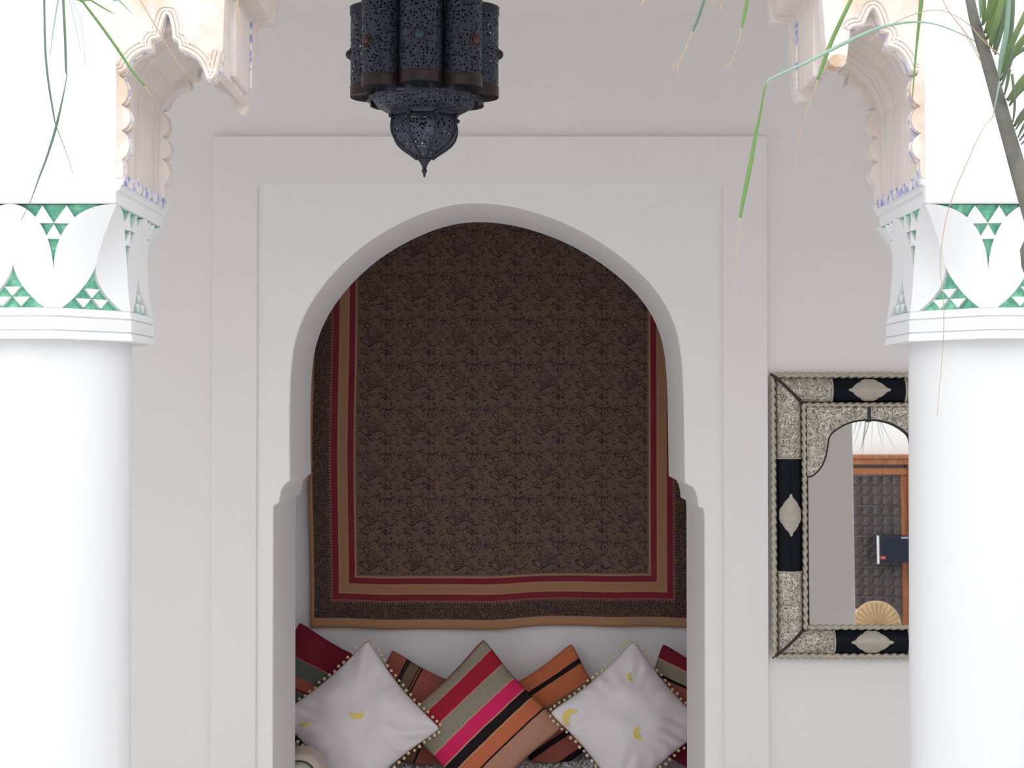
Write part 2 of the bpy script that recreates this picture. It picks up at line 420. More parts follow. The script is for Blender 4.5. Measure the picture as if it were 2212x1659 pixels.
# ---------------------------------------------------------------- camera, world
cam = bpy.data.objects.new('camera', bpy.data.cameras.new('camera')); COL.objects.link(cam)
cam.location = CAM; cam.rotation_euler = (pi / 2 + PITCH, 0, 0)
cam.data.sensor_width = 36; cam.data.lens = 36 * F / 2212; cam.data.clip_start = .05
SC.camera = cam
SC.view_settings.view_transform = 'Standard'; SC.view_settings.look = 'None'; SC.view_settings.gamma = 1
SC.view_settings.exposure = 0.0
wd = bpy.data.worlds.new('bright_overcast_sky'); SC.world = wd; wd.use_nodes = True
bg = wd.node_tree.nodes['Background']; bg.inputs[0].default_value = (.97, .985, 1.0, 1); bg.inputs[1].default_value = 2.3
SC.cycles.use_denoising = True
SC.cycles.max_bounces = 16; SC.cycles.diffuse_bounces = 12; SC.cycles.transparent_max_bounces = 24

# ---------------------------------------------------------------- setting
YP = 4.91; YW = 4.93; YB = 5.42; YN = 6.25           # arch panel face, gallery wall face, back of arch, alcove back wall
YC = 2.6; YF = YC - .195; YK = 2.72                    # columns
ZCEIL = P(0, 25, YW).z
X0, X1 = -3.7, 4.3; YO = -2.15
SEAT = .27

arch = [(591, 1659), (591, 1092), (603, 1087), (604.6, 1074), (608, 1058), (615, 1047), (624, 1040), (627, 1037)]
archc = [(626, 960), (626, 870), (627, 800), (632, 750), (642, 711), (663, 665), (686, 631), (706, 606), (732, 576), (755, 555), (782, 532), (810, 512), (842, 493), (880, 473), (915, 459), (949, 447), (984, 440), (1018, 437.5), (1052, 438), (1098, 444), (1114, 448), (1149, 456), (1183, 467), (1217, 480), (1245, 493), (1275, 509), (1309, 530), (1343, 554), (1378, 583), (1401, 606), (1424, 635), (1442, 663), (1456, 693), (1465, 725), (1472, 759), (1475, 800), (1477, 870), (1478, 960)]
# smooth the measured points a little
for _ in range(2):
    archc = [archc[0]] + [tuple((a[i] + 2 * b[i] + c[i]) / 4 for i in (0, 1)) for a, b, c in zip(archc[:-2], archc[1:-1], archc[2:])] + [archc[-1]]
archc = catmull(archc, 3)
archr = [(1479, 1045), (1486, 1046), (1497, 1053), (1503, 1064), (1507, 1082), (1507, 1095), (1520, 1099), (1521.5, 1125), (1521.5, 1659)]
AP = pick(arch + archc + archr, YP)
AP = [(AP[1][0], 0.0)] + AP[1:-1] + [(AP[-2][0], 0.0)]
FL, FT = XZ(459, 293.5, YP - .015); FR, _ = XZ(1657, 293.5, YP - .015)
IL, IT = XZ(556, 400, YP - .015); IR, _ = XZ(1561, 399, YP - .015)
ML, MTZ, MR = (FL + IL) / 2, (FT + IT) / 2, (FR + IR) / 2
def notch(l, r, top, inner):
    return [(l, 0), (l, top), (r, top), (r, 0)] + inner[::-1]
panel = G().prism(notch(ML, MR, MTZ, AP), YP, YB).obj('wall_arch', 'panel', bevel=.007, seg=3)
struct(panel, 'pale plaster wall panel pierced by the round arch of the alcove', 'wall')
frame = G().prism(notch(FL, FR, FT, [(IL, 0), (IL, IT), (IR, IT), (IR, 0)]), YP - .015, YP + .02).obj('trim_1', 'wall', bevel=.004)
struct(frame, 'raised plaster band framing the arched alcove', 'trim')
wb = G().prism([(X0, 0), (X0, ZCEIL + .05), (X1, ZCEIL + .05), (X1, 0), (MR, 0), (MR, MTZ), (ML, MTZ), (ML, 0)], YW, YB).obj('wall_back', 'wall')
struct(wb, 'beige gallery wall around the alcove, mirror hanging on it', 'wall')
NL, NR, NZ = -1.32, 1.22, 2.98
struct(G().box((NL - .1, YN, 0), (NR + .1, YN + .1, NZ)).obj('wall_alcove_back', 'niche'), 'white back wall of the alcove', 'wall')
struct(G().box((NL - .1, YB, 0), (NL, YN, NZ)).obj('wall_alcove_left', 'niche'), 'left side wall inside the alcove', 'wall')
struct(G().box((NR, YB, 0), (NR + .1, YN, NZ)).obj('wall_alcove_right', 'niche'), 'right side wall inside the alcove', 'wall')
struct(G().box((NL - .1, YB, NZ), (NR + .1, YN + .1, NZ + .1)).obj('ceiling_alcove', 'niche'), 'flat ceiling inside the alcove', 'ceiling')
struct(G().box((X0, YO, -.1), (X1, YN + .1, 0)).obj('floor', 'floor'), 'tiled courtyard and gallery floor', 'floor')
struct(G().box((X0, YF + .02, ZCEIL), (X1, YW + .2, ZCEIL + .15)).obj('ceiling', 'ceiling'), 'plain beige ceiling of the gallery', 'ceiling')
ZL = P(0, -160, YF).z
struct(G().box((X0, YF + .001, ZL), (X1, YK - .001, ZCEIL + .3)).obj('wall_upper', 'white'), 'white upper wall carried by the columns', 'wall')
struct(G().prism([(YO, 0), (YN, 0), (YN, ZCEIL), (YF, ZCEIL), (YF, 3.0), (YO, 3.0)], X0 - .15, X0).tf(Matrix(((0, 1, 0, 0), (1, 0, 0, 0), (0, 0, 1, 0), (0, 0, 0, 1)))).obj('wall_left', 'court'), 'white courtyard wall on the far left', 'wall')
struct(G().prism([(YO, 0), (YN, 0), (YN, ZCEIL), (YF, ZCEIL), (YF, 3.0), (YO, 3.0)], X1, X1 + .15).tf(Matrix(((0, 1, 0, 0), (1, 0, 0, 0), (0, 0, 1, 0), (0, 0, 0, 1)))).obj('wall_right', 'court'), 'white courtyard wall on the far right', 'wall')

# ---------------------------------------------------------------- mirror frame of reference
MS = 4.885 / F
MTILT = radians(-1.3)
mroot = P(1879, 1420, YW - .027)
MM = Matrix.Translation(mroot) @ Matrix.Rotation(MTILT, 4, 'X')
def ml(px, py, y=0.0):
    return Vector(((px - 1876) * MS, y, (1420 - py) * MS))
GLY = -.016
def mirror_hit(px, py, Y):
    n = (MM.to_3x3() @ Vector((0, -1, 0))).normalized(); p0 = MM @ Vector((0, GLY, .5))
    d = ray(px, py); t = (p0 - CAM).dot(n) / d.dot(n); h = CAM + d * t
    r = d - n * (2 * d.dot(n))
    return h + r * ((Y - h.y) / r.y)

# pier just outside the frame and the opposite wall, both seen in the mirror
pe = mirror_hit(1846, 1150, YK).x
struct(G().box((1.32, YF + .002, 0), (pe, YK - .002, ZL)).obj('wall_pier', 'wall', bevel=.01), 'solid wall pier whose back shows in the mirror', 'wall')
struct(G().box((X0 - .15, YO - .15, 0), (X1 + .15, YO, 3.0)).obj('wall_front', 'court'), 'white courtyard wall reflected in the mirror above the door', 'wall')
dR = mirror_hit(1972, 1150, YO).x; dT = mirror_hit(1900, 990, YO).z
dL = dR - 1.25
k = mirror_hit(1973, 1100, YO).x - mirror_hit(1959, 1100, YO).x
door = thing('door_1', ((dL + dR) / 2, YO + .03, 0), 'wooden door with iron scroll grille reflected in the mirror', 'door'); door['kind'] = 'structure'
g = G()
g.box((dL, YO, 0), (dL + k, YO + .09, dT)); g.box((dR - k, YO, 0), (dR, YO + .09, dT)); g.box((dL, YO, dT - k), (dR, YO + .09, dT))
g.box((dL - .02, YO, dT - .005), (dR + .02, YO + .11, dT + .035))
g.obj('door_frame', 'wood', door, bevel=.006)
zt = dT - k
g = G().box((dL + k, YO, 0), (dR - k, YO + .03, zt)); g.obj('door_panel', 'doorglass', door)
g = G()
g.box((dL + k, YO + .02, zt - .09), (dR - k, YO + .06, zt - .03))
g.box((dR - k - .06, YO + .02, 0), (dR - k, YO + .045, zt - .09)); g.box((dL + k, YO + .02, 0), (dL + k + .06, YO + .045, zt - .09))
g.obj('door_rail', 'wood', door, bevel=.004)
g = G(); w0, w1 = dL + k + .07, dR - k - .07; z0, z1 = .3, zt - .1; yb = YO + .055
nx = 11; cw = (w1 - w0) / nx; nz = int((z1 - z0) / cw)
for i in range(nx):
    for j in range(nz):
        cx = w0 + (i + .5) * cw; cz = z1 - (j + .5) * cw
        for s_ in (1, -1):
            pts = [(cx + s_ * cw * (.22 - .20 * a / 14) * cos(a * .62), yb, cz + s_ * cw * .2 + cw * (.24 - .2 * a / 14) * sin(a * .62)) for a in range(15)]
            g.tube(pts, .0055, 5)
        g.tube([(cx - cw / 2, yb, cz - cw / 2), (cx + cw / 2, yb, cz + cw / 2)], .005, 5)
for j in range(0, nz + 1, 3): g.tube([(w0, yb, z1 - j * cw), (w1, yb, z1 - j * cw)], .008, 6)
g.obj('door_grille', 'iron', door, smooth=True)
# navy board hung on the grille
b0 = mirror_hit(1897, 1157, YO + .2); b1 = mirror_hit(1966, 1216, YO + .2)
bt = thing('menu_board', ((b0.x + b1.x) / 2, YO + .1, b1.z), 'navy blue board hung on the door grille, reflected in the mirror', 'board')
G().box((b0.x, YO + .08, b1.z), (b1.x, YO + .2, b0.z)).obj('panel', 'navy', bt, bevel=.01)
bw = b1.x - b0.x; bh = b0.z - b1.z
G().box((b0.x - .012, YO + .19, b1.z - .01), (b0.x + .006, YO + .206, b0.z)).obj('edge_strip', 'paper', bt, bevel=.002)
g = G()
for i in range(5): g.box((b1.x - bw * .26 + i * bw * .045, YO + .2, b0.z - bh * .10), (b1.x - bw * .26 + i * bw * .045 + bw * .033, YO + .203, b0.z - bh * .06))
g.obj('lettering', 'paper', bt)
G().box((b0.x + bw * .07, YO + .2, b1.z + bh * .14), (b0.x + bw * .22, YO + .203, b1.z + bh * .24)).obj('label_sticker', 'redpaper', bt)
# wicker chair
cc = mirror_hit(1893, 1352, -1.2); ct = mirror_hit(1893, 1301, -1.2); R = ct.z - cc.z
ch = thing('wicker_chair', (cc.x, -1.2, 0), 'straw chair with fan shaped back standing before the grille door, reflected in the mirror', 'chair')
g = G(); n = 40
vs = []; fs = []
for side, yy in ((0, -1.19), (1, -1.215)):
    vs.append((cc.x, yy + .02, cc.z - R * .25))
    for i in range(n + 1):
        a = -pi * .12 + (pi * 1.24) * i / n
        vs.append((cc.x + R * 1.0 * cos(a) * (1.0 if 1 else 1), yy + (.006 if i % 2 else 0), cc.z + R * sin(a)))
m = n + 2
for i in range(n): fs.append((0, 1 + i, 2 + i)); fs.append((m, m + 2 + i, m + 1 + i)); fs.append((1 + i, m + 1 + i, m + 2 + i, 2 + i))
g.add(vs, fs); g.obj('backrest', 'straw', ch)
for i in range(15):
    a = -.1 + (pi + .2) * i / 14
    G().tube([(cc.x + .01 * cos(a), -1.168, cc.z - R * .2), (cc.x + R * .6 * cos(a), -1.180, cc.z + R * .58 * sin(a)), (cc.x + R * .99 * cos(a), -1.186, cc.z + R * .99 * sin(a))], [.003, .006, .009], 6).obj('backrest_rib', 'strawdark', ch, smooth=True)
G().tube([(cc.x + R * 1.02 * cos(a), -1.2, cc.z + R * 1.02 * sin(a)) for a in [-.35 + (pi + .7) * i / 30 for i in range(31)]], .009, 8).obj('back_rim', 'straw', ch, smooth=True)
G().lathe([(.2, 0), (.215, .02), (.2, .045)], (cc.x, -1.4, .42), 28).obj('seat', 'straw', ch, smooth=True)
for sx in (-1, 1):
    G().tube([(cc.x + sx * .15, -1.21, 0), (cc.x + sx * .15, -1.2, .45), (cc.x + sx * .14, -1.2, cc.z - R * .1)], .014, 8).obj('leg', 'straw', ch, smooth=True)
    G().tube([(cc.x + sx * .16, -1.56, 0), (cc.x + sx * .15, -1.53, .44)], .014, 8).obj('leg', 'straw', ch, smooth=True)

# ---------------------------------------------------------------- columns
def build_column(sgn, label):
    Xc = -.3528 * YC if sgn < 0 else .3652 * YC
    r = .0639 * YC; b = .072 * YC; c = .195
    zb = P(0, 731, YC - b).z; zc = P(0, 664, YC - b).z; zt = P(0, 440, YF).z
    root = thing('column', (Xc, YC, 0), label, 'column', 'white gallery columns')
    prof = [(r * 1.25, 0), (r * 1.25, .05), (r * 1.12, .09), (r * 1.02, .13), (r, .2)] + [(r * (1 - .004 * i), .2 + (zb - .2) * i / 8) for i in range(1, 9)]
    G().lathe(prof, (Xc, YC, 0), 64).obj('shaft', 'white', root, smooth=True, auto=40)
    def oct_mod(t, z): return 1 / cos(((t + pi / 8) % (pi / 4)) - pi / 8)
    cp = [(b * .6, 0), (b * 1.02, 0), (b * 1.022, .004)]
    hgt = zc - zb
    for gz in (.27, .72):
        cp += [(b * 1.012, hgt * (gz - .03)), (b * .992, hgt * gz), (b * 1.010, hgt * (gz + .035))]
    cp += [(b * 1.0, hgt - .004), (b * .99, hgt), (b * .6, hgt)]
    G().lathe(cp, (Xc, YC, zb), 8 * 12, oct_mod).obj('collar', 'white', root, smooth=True, auto=25)
    H = zt - zc
    def Sf(s_, h, off=0.0):
        th = s_ * pi / 4
        ro = b / cos(((th + pi / 8) % (pi / 4)) - pi / 8)
        rs = c / cos(((th + pi / 4) % (pi / 2)) - pi / 4)
        w = max(0, h) ** 1.7
        rr = ro * (1 - w) + rs * w - .010 * sin(pi * h) + off
        dy = -rr * cos(th)
        if dy > 0: dy *= 1 - .34 * w
        return (Xc + rr * sin(th), YC + dy, zc + H * h)
    # green glazed ground
    n = 8 * 8; g = G(); rows = 16
    vs = [Sf(8 * k_ / n, j / rows, -.011) for j in range(rows + 1) for k_ in range(n)]
    g.add(vs, [(j * n + k_, j * n + (k_ + 1) % n, (j + 1) * n + (k_ + 1) % n, (j + 1) * n + k_) for j in range(rows) for k_ in range(n)] + [tuple(range(rows * n, rows * n + n))])
    cap = G()
    # white arched leaves in relief
    h0, hl = .34, .44
    rows = 30; cols = 6
    def wu(h): return 0.0 if h <= h0 else .5 - .5 * sqrt(max(0, 1 - ((h - h0) / (1 - h0)) ** 2))
    def wl(h): return 0.0 if h >= hl else .40 * (1 - sqrt(max(0, 1 - (1 - h / hl) ** 2.0)))*1.0 if False else (0.0 if h >= hl else .40 * (1 - h / hl) ** 1.7)
    def sheet(f, ra, ca, off0=0.0, off1=-.013):
        """closed relief piece: f(i/ra, j/ca) -> (s, h)"""
        top = []; bot = []
        for i in range(ra + 1):
            for j in range(ca + 1):
                s_, h = f(i / ra, j / ca); top.append(Sf(s_, h, off0)); bot.append(Sf(s_, h, off1))
        N = len(top); m_ = ca + 1; fs = []
        for i in range(ra):
            for j in range(ca):
                q = (i * m_ + j, i * m_ + j + 1, (i + 1) * m_ + j + 1, (i + 1) * m_ + j)
                fs.append(q); fs.append(tuple(N + x for x in q[::-1]))
        rim = [j for j in range(m_)] + [i * m_ + ca for i in range(1, ra + 1)] + [ra * m_ + j for j in range(ca - 1, -1, -1)] + [i * m_ for i in range(ra - 1, 0, -1)]
        for a_, b_ in zip(rim, rim[1:] + rim[:1]): fs.append((a_, b_, N + b_, N + a_))
        cap.add(top + bot, fs)
    for cell in range(16):
        base_s = cell * .5; flip = cell % 2
        def f(i, j):
            h = 1 - (1 - i) ** 1.6 if i < 1 else 1.0
            h = min(h, .9995)
            a_, b_ = wl(h), .5 - wu(h)
            q = a_ + (b_ - a_) * j
            return (base_s + (.5 - q if flip else q), h)
        sheet(f, rows, cols)
    for v_ in range(8):
        cs = v_ + .5
        # top row of small white triangles, then one below
        def tri(c0, half, ha, hb, up=True):
            def f(i, j):
                w_ = half * (1 - i) if up else half * i
                return (c0 + w_ * (2 * j - 1), ha + (hb - ha) * i)
            sheet(f, 3, 3, -.001, -.013)
        tri(cs - .125, .125, .82, .985); tri(cs + .125, .125, .82, .985); tri(cs, .10, .67, .81)
        cs = v_
        tri(cs - .12, .105, .015, .105, False); tri(cs + .12, .105, .015, .105, False); tri(cs, .10, .115, .205, False)
    cap.obj('capital', 'white', root)
    g.obj('tile_inlay', 'green', root, smooth=True, auto=40)
    return Xc, zt, c
Lc = build_column(-1, 'thick white round column with green-inlaid capital, on the lantern side of the arch')
Rc = build_column(1, 'thick white round column with green-inlaid capital, standing before the ornate mirror')

# ---------------------------------------------------------------- pillars with stucco brackets
def bumps(cusps, peaks):
    out = []
    for (a, b_, p) in zip(cusps[:-1], cusps[1:], peaks):
        n = 9
        for i in range(n):
            t = i / n; k_ = sin(pi * t) ** .62
            out.append((a[0] + (b_[0] - a[0]) * t + p * k_, a[1] + (b_[1] - a[1]) * t))
    return out + [cusps[-1]]
profL = bumps([(264, 385), (263, 344), (262, 282), (261, 227), (257, 163)], [3, 17, 20, 17])
coveL = [(257, 160), (272, 155), (278, 138), (290, 122), (310, 110), (329, 109), (327, 85), (345, 87), (349, 65), (355, 45), (361, 28), (367, 45), (371, 65), (372, 87), (386, 90), (385, 108), (405, 113), (425, 127), (436, 142), (440, 155), (445, 169), (453, 175), (462, 171), (470, 158), (475, 130), (481, 110)]
endL = [(485, 0), (486, -45), (530, -48), (538, -100), (545, -160)]
profR = bumps([(1993, 385), (1989, 346), (1990, 288), (1989, 230), (1984, 160)], [-3, -19, -21, -20])
coveR = [(1983, 157), (1966, 155), (1961, 141), (1954, 125), (1940, 108), (1923, 103), (1914, 102), (1917, 83), (1920, 72), (1904, 71), (1901, 55), (1896, 36), (1887, 18), (1879, 25), (1872, 42), (1866, 57), (1840, 60), (1836, 67), (1833, 97), (1831, 118), (1828, 136), (1821, 143), (1804, 144), (1794, 139), (1788, 125)]
endR = [(1783, 83), (1776, 0), (1775, -45), (1731, -48), (1723, -100), (1716, -160)]
bodyL = [(260, 385), (260, 180), (269, 140), (291, 101), (330, 72), (362, 56), (398, 76), (438, 112), (450, 148), (474, 150), (478, 0), (480, -52), (525, -55), (534, -100), (540, -160)]
bodyR = [(1992, 385), (1992, 180), (1980, 140), (1958, 100), (1920, 66), (1887, 46), (1850, 60), (1838, 90), (1830, 118), (1797, 120), (1790, 100), (1783, 0), (1781, -52), (1736, -55), (1727, -100), (1721, -160)]
def build_bracket(sgn, prof, cove, end, body, Xc, label):
    root = thing('pillar_bracket', (Xc, YC, P(0, 440, YF).z), label, 'bracket', 'stucco brackets above the columns')
    xo = 2 * Xc - XZ(prof[0][0], 400, YF)[0]
    zb = XZ(0, 385, YF)[1]; ztp = ZL
    def plate(px, y0, y1, nm, mat):
        pts = pick(px, YF)
        pts[0] = (pts[0][0], zb); pts[-1] = (pts[-1][0], ztp)
        return G().prism(pts + [(xo, ztp), (xo, zb)], y0, y1).obj(nm, mat, root, bevel=.003)
    sm = lambda q: chaikin(q, 1)
    # plain whitewashed pier face, then carved front and rear faces and the recessed soffit between them
    ex = 251 if sgn < 0 else 1998
    xf = XZ(ex, 400, YF)[0]
    G().box((min(xo, xf), YF - .004, XZ(0, 440, YF)[1]), (max(xo, xf), YF + .02, ztp)).obj('plain_face', 'white', root, bevel=.004)
    plate(prof + sm(cove) + end, YF, YF + .035, 'front_face', 'stucco')
    plate(prof + sm(cove) + end, YK - .035, YK, 'rear_face', 'intrados')
    plate(body, YF + .02, YK - .02, 'soffit', 'intrados')
    # raised mouldings following the lobes
    def offs(q, d):
        out = []
        for i, p in enumerate(q):
            a = Vector(q[max(i - 1, 0)]); b_ = Vector(q[min(i + 1, len(q) - 1)]); t_ = (b_ - a).normalized()
            nrm = Vector((t_.y, -t_.x)) if sgn < 0 else Vector((-t_.y, t_.x))
            out.append((p[0] + nrm.x * d, p[1] + nrm.y * d))
        return out
    smooth = chaikin(cove, 2) if sgn < 0 else chaikin(cove[:18], 2)
    for d, rad in ((5, .0036), (13, .0022), (22, .0018)):
        pts = [(x, YF - .001, z) for x, z in pick(chaikin(offs(smooth, d), 1)[2:-2], YF)]
        G().tube(pts, rad, 6).obj('moulding', 'stucco', root, smooth=True)
    pts = [(x, YF + .012, z) for x, z in pick(offs(smooth, .6)[1:-1], YF)]
    G().tube(pts, .0024, 6).obj('blue_edge', 'blue', root, smooth=True)
    pts = [(x, YF + .014, z) for x, z in pick(prof, YF)]
    G().tube(pts, .0022, 6).obj('blue_edge', 'blue', root, smooth=True)
    # outer border rib of the pendant end face and flaking blue line on it
    if True:
        e0 = XZ(end[0][0], 100, YF)[0]
        yy = YK - .07
        zl, zh = XZ(0, 150, YF)[1] + .02, XZ(0, -30, YF)[1]
        G().box((e0 - .012 if sgn < 0 else e0 - .002, YF + .09, zl - .01), (e0 + .002 if sgn < 0 else e0 + .012, YK - .09, zh)).obj('carved_panel', 'intrados', root, bevel=.004)
        G().tube([(e0 + .001 * -sgn, yy - .012, zl), (e0 + .001 * -sgn, yy - .012, zh)], .004, 6).obj('blue_edge', 'blue', root)
    if sgn > 0:
        tip = [(1821, 144.5), (1804, 145.5), (1793, 140), (1789, 127), (1800, 118), (1815, 116), (1828, 120), (1829, 136)]
        G().prism(pick(tip, YF), YF - .002, YF + .03).obj('stained_tip', 'stain', root, bevel=.002)
    # corbelled moulding down to the capital
    s_ = lambda x: (x if sgn < 0 else 2257 - x)
    mp = [(265, 385), (265, 397), (259, 404), (258, 410), (251, 414), (250, 440)]
    pts = pick([(s_(a), b_) for a, b_ in mp], YF); zc = XZ(0, 440, YF)[1]
    pts[0] = (pts[0][0], zb); pts[-1] = (pts[-1][0], zc)
    xo2 = 2 * Xc - pts[-1][0]
    G().prism(pts + [(xo2, zc), (xo2, zb)], YF, YK + .012).obj('impost_moulding', 'white', root, bevel=.002)
    bx = XZ(s_(265), 390, YF)[0]
    zz = XZ(0, 398, YF)[1]
    G().box((bx - .0015, YF + .004, zz), (bx + .0015, YK - .02, zb + .008)).obj('blue_band', 'blue', root)
build_bracket(-1, profL, coveL, endL, bodyL, Lc[0], 'carved stucco pillar bracket with clean pale pendant, on the lantern side of the arch')
build_bracket(1, profR, coveR, endR, bodyR, Rc[0], 'carved stucco pillar bracket with brown-stained pendant tip, beside the palm frond')

# ---------------------------------------------------------------- lantern
YL = 3.55
def lz(py): return P(917, py, YL).z
lx = P(917, 200, YL).x
lan = thing('hanging_lantern', (lx, YL, lz(383)), 'dark pierced metal lantern of eight clustered tubes hanging before the arch', 'lantern')
kp = YL / F; RL = 116 * kp; rt = 44.5 * kp
zt_, zb_ = lz(18), lz(211)
for i in range(8):
    a = i * pi / 4; c = (lx + RL * sin(a), YL - RL * cos(a), 0)
    tb = G().lathe([(rt, zb_ + .028), (rt, zt_ - .02)], c, 32, cap=False).obj('tube', 'pierced', lan, smooth=True)
    G().lathe([(rt * .5, zb_ + .004), (rt * 1.01, zb_), (rt * 1.02, zb_ + .008), (rt * 1.02, zb_ + .022), (rt * 1.035, zb_ + .026), (rt * 1.01, zb_ + .03)], c, 32, cap=False).obj('copper_band', 'copper', tb, smooth=True, auto=40)
    G().lathe([(rt * .2, zb_ + .006), (rt * .98, zb_ + .004)], c, 32, cap=False).obj('tube_base', 'steel', tb, smooth=True)
    G().lathe([(rt * 1.0, zt_ - .022), (rt * 1.04, zt_ - .018), (rt * 1.02, zt_ - .004), (rt * 1.05, zt_), (rt * .9, zt_ + .004), (.002, zt_ + .012)], c, 32, cap=False).obj('tube_top', 'steel', tb, smooth=True, auto=40)
    sa = (0, 1, -1, 2, -2, 3, -3, 4); 
    oc = Vector((sin(a), -cos(a), 0))
    zz = lz(118)
    m_ = ('turq', 'redglass', 'steel', 'steel', 'turq', 'steel', 'steel', 'redglass')[i]
    p = Vector(c) + oc * rt; p.z = zz
    G().sphere(p, .0135 if i % 2 == 0 else .011, 12, 8).obj('stud', m_, tb, smooth=True)['label'] = {'turq': 'turquoise glass stud', 'redglass': 'red glass stud', 'steel': 'dark metal stud'}[m_]
    G().tube([p + Vector((0, 0, 0)) - oc * .001 + Vector((-oc.y * .015 * cos(t_), oc.x * .015 * cos(t_), .015 * sin(t_))) for t_ in [2 * pi * q / 16 for q in range(17)]], .003, 6).obj('stud_ring', 'copper', tb, smooth=True)
def oct8(t, z): return 1 / cos(((t + pi / 8) % (pi / 4)) - pi / 8)
z1, z2, z3 = lz(207), lz(219), lz(246)
def lobes(t, z): return 1 + (.05 * cos(8 * t) if z > z2 - .005 else .0)
G().lathe([(RL * .4, z1 + .02), (RL * 1.02, z1 + .012), (RL * 1.04, z2), (RL * 1.0, z2 - .006)], (lx, YL, 0), 96, lobes, cap=False).obj('scalloped_rim', 'steel', lan, smooth=True, auto=50)
G().lathe([(RL * .99, z2 + .002), (RL * .8, lz(232)), (69 * kp, z3)], (lx, YL, 0), 64, oct8, cap=False).obj('skirt', 'pierced', lan, smooth=True, auto=25)
G().lathe([(66 * kp, z3 + .006), (70 * kp, z3 + .003), (71 * kp, lz(250)), (68 * kp, lz(255)), (71 * kp, lz(259)), (66 * kp, lz(262))], (lx, YL, 0), 64, oct8, cap=False).obj('neck_ring', 'steel', lan, smooth=True, auto=40)
bp = [(66, 259), (68.5, 270), (69, 281), (66, 295), (58, 309), (44, 322), (29, 333), (17, 343)]
G().lathe([(a * kp, lz(b_)) for a, b_ in catmull(bp, 3)], (lx, YL, 0), 64, oct8, cap=False).obj('bowl', 'pierced', lan, smooth=True, auto=25)
for i in range(8):
    a = (i + .5) * pi / 4
    G().tube([(lx + q * 1.085 * kp * sin(a), YL - q * 1.085 * kp * cos(a), lz(zz)) for q, zz in catmull(bp, 3)], .0038, 6).obj('rib', 'steel', lan, smooth=True)
    G().sphere((lx + 71 * kp * 1.08 * sin(a), YL - 71 * kp * 1.08 * cos(a), lz(256)), .006, 8, 6).obj('rivet', 'steel', lan, smooth=True)
fp = [(18, 341), (11, 350), (6, 358), (4, 365), (5.5, 367), (6, 370), (5, 373), (3, 375), (2.6, 380), (1.2, 383)]
G().lathe([(a * kp, lz(b_)) for a, b_ in fp], (lx, YL, 0), 20).obj('finial', 'steel', lan, smooth=True)
G().lathe([(RL * 1.05, zt_ - .006), (RL * .7, zt_ + .05), (RL * .35, zt_ + .10), (.03, zt_ + .15), (.012, zt_ + .17)], (lx, YL, 0), 48).obj('dome', 'pierced', lan, smooth=True)
g = G(); q = zt_ + .17
while q < ZCEIL - .01:
    kk = int(round((q - zt_) / .024)) % 2
    g.tube([(lx + (.008 * cos(t_) if kk else 0), YL + (0 if kk else .008 * cos(t_)), q + .016 * sin(t_) + .004) for t_ in [2 * pi * w_ / 12 for w_ in range(13)]], .0025, 5, cap=False); q += .024
g.obj('chain', 'iron', lan, smooth=True)
G().lathe([(.05, -.02), (.05, -.004), (.02, 0)], (lx, YL, ZCEIL), 20).obj('ceiling_hook_plate', 'iron', lan, smooth=True, auto=40)

# ---------------------------------------------------------------- tapestry
YT = 6.215
tl, tb_ = XZ(668, 1354, YT); tr, _ = XZ(1503, 1350, YT)
W = tr - tl; Ht = NZ - .12 - tb_
MT['tapestry'] = mat_tapestry(W)
nu, nv = 120, 110; vs = []; uvs = []; fs = []
for j in range(nv + 1):
    for i in range(nu + 1):
        u, v = i / nu, j / nv
        x = tl + W * u + .006 * sin(v * 9 + 1) * (1 - min(1, u * 3)) * (1 if v < .9 else 0)
        sag = (.004 * sin(u * 11 + .4) + .003 * sin(u * 23)) * max(0, 1 - v * 4)
        sag += (-.004 + .007 * sin(u * 5.5 + 3.4)) * max(0, 1 - v * 1.2) + .004 * sin(v * 40) * max(0, 1 - u * 30)
        y = YT - .012 - .007 * sin(u * 17 + v * 2) * (1 - v * .6) - .004 * sin(u * 41 + v * 5) * (1 - v)
        vs.append((x, y, tb_ + Ht * v + sag)); uvs.append((u * W, v * Ht))
for j in range(nv):
    for i in range(nu): q = j * (nu + 1) + i; fs.append((q, q + 1, q + nu + 2, q + nu + 1))
tp = thing('tapestry', ((tl + tr) / 2, YT, tb_), 'brown block-printed cloth with red border bands hanging on the alcove wall', 'wall hanging')
cl = obj('printed_cloth', vs, fs, 'tapestry', tp, True, uvs)
sd = cl.modifiers.new('thick', 'SOLIDIFY'); sd.thickness = .003
G().tube([(tl - .02, YT + .01, NZ - .115), (tr + .02, YT + .01, NZ - .115)], .012, 10).obj('hanging_rod', 'wood', tp, smooth=True)

# ---------------------------------------------------------------- daybed, throw and cushions
G1 = thing('daybed', ((NL + NR) / 2, 5.8, 0), 'low built-in daybed with cream mattress filling the alcove floor', 'daybed')
aL, aR = AP[0][0] + .01, AP[-1][0] - .01
G().box((NL + .02, YB + .01, 0), (NR - .02, YN - .01, .14)).obj('base', 'panel', G1, bevel=.01)
G().box((NL + .03, YB + .02, .14), (NR - .03, YN - .02, SEAT - .02)).obj('mattress', 'mattress', G1, bevel=.03, seg=4)
rg = G(); rnd = random.Random(3)
ra, rb = NL + .06, NR - .06
nx_, ny_ = 60, 18
vs = [(ra + (rb - ra) * i / nx_, YB + .06 + (YN - YB - .12) * j / ny_, SEAT - .018 + .012 * noise.noise((i * .35, j * .5, 0)) * (0 < j < ny_) + .014 * (0 < j < ny_)) for j in range(ny_ + 1) for i in range(nx_ + 1)]
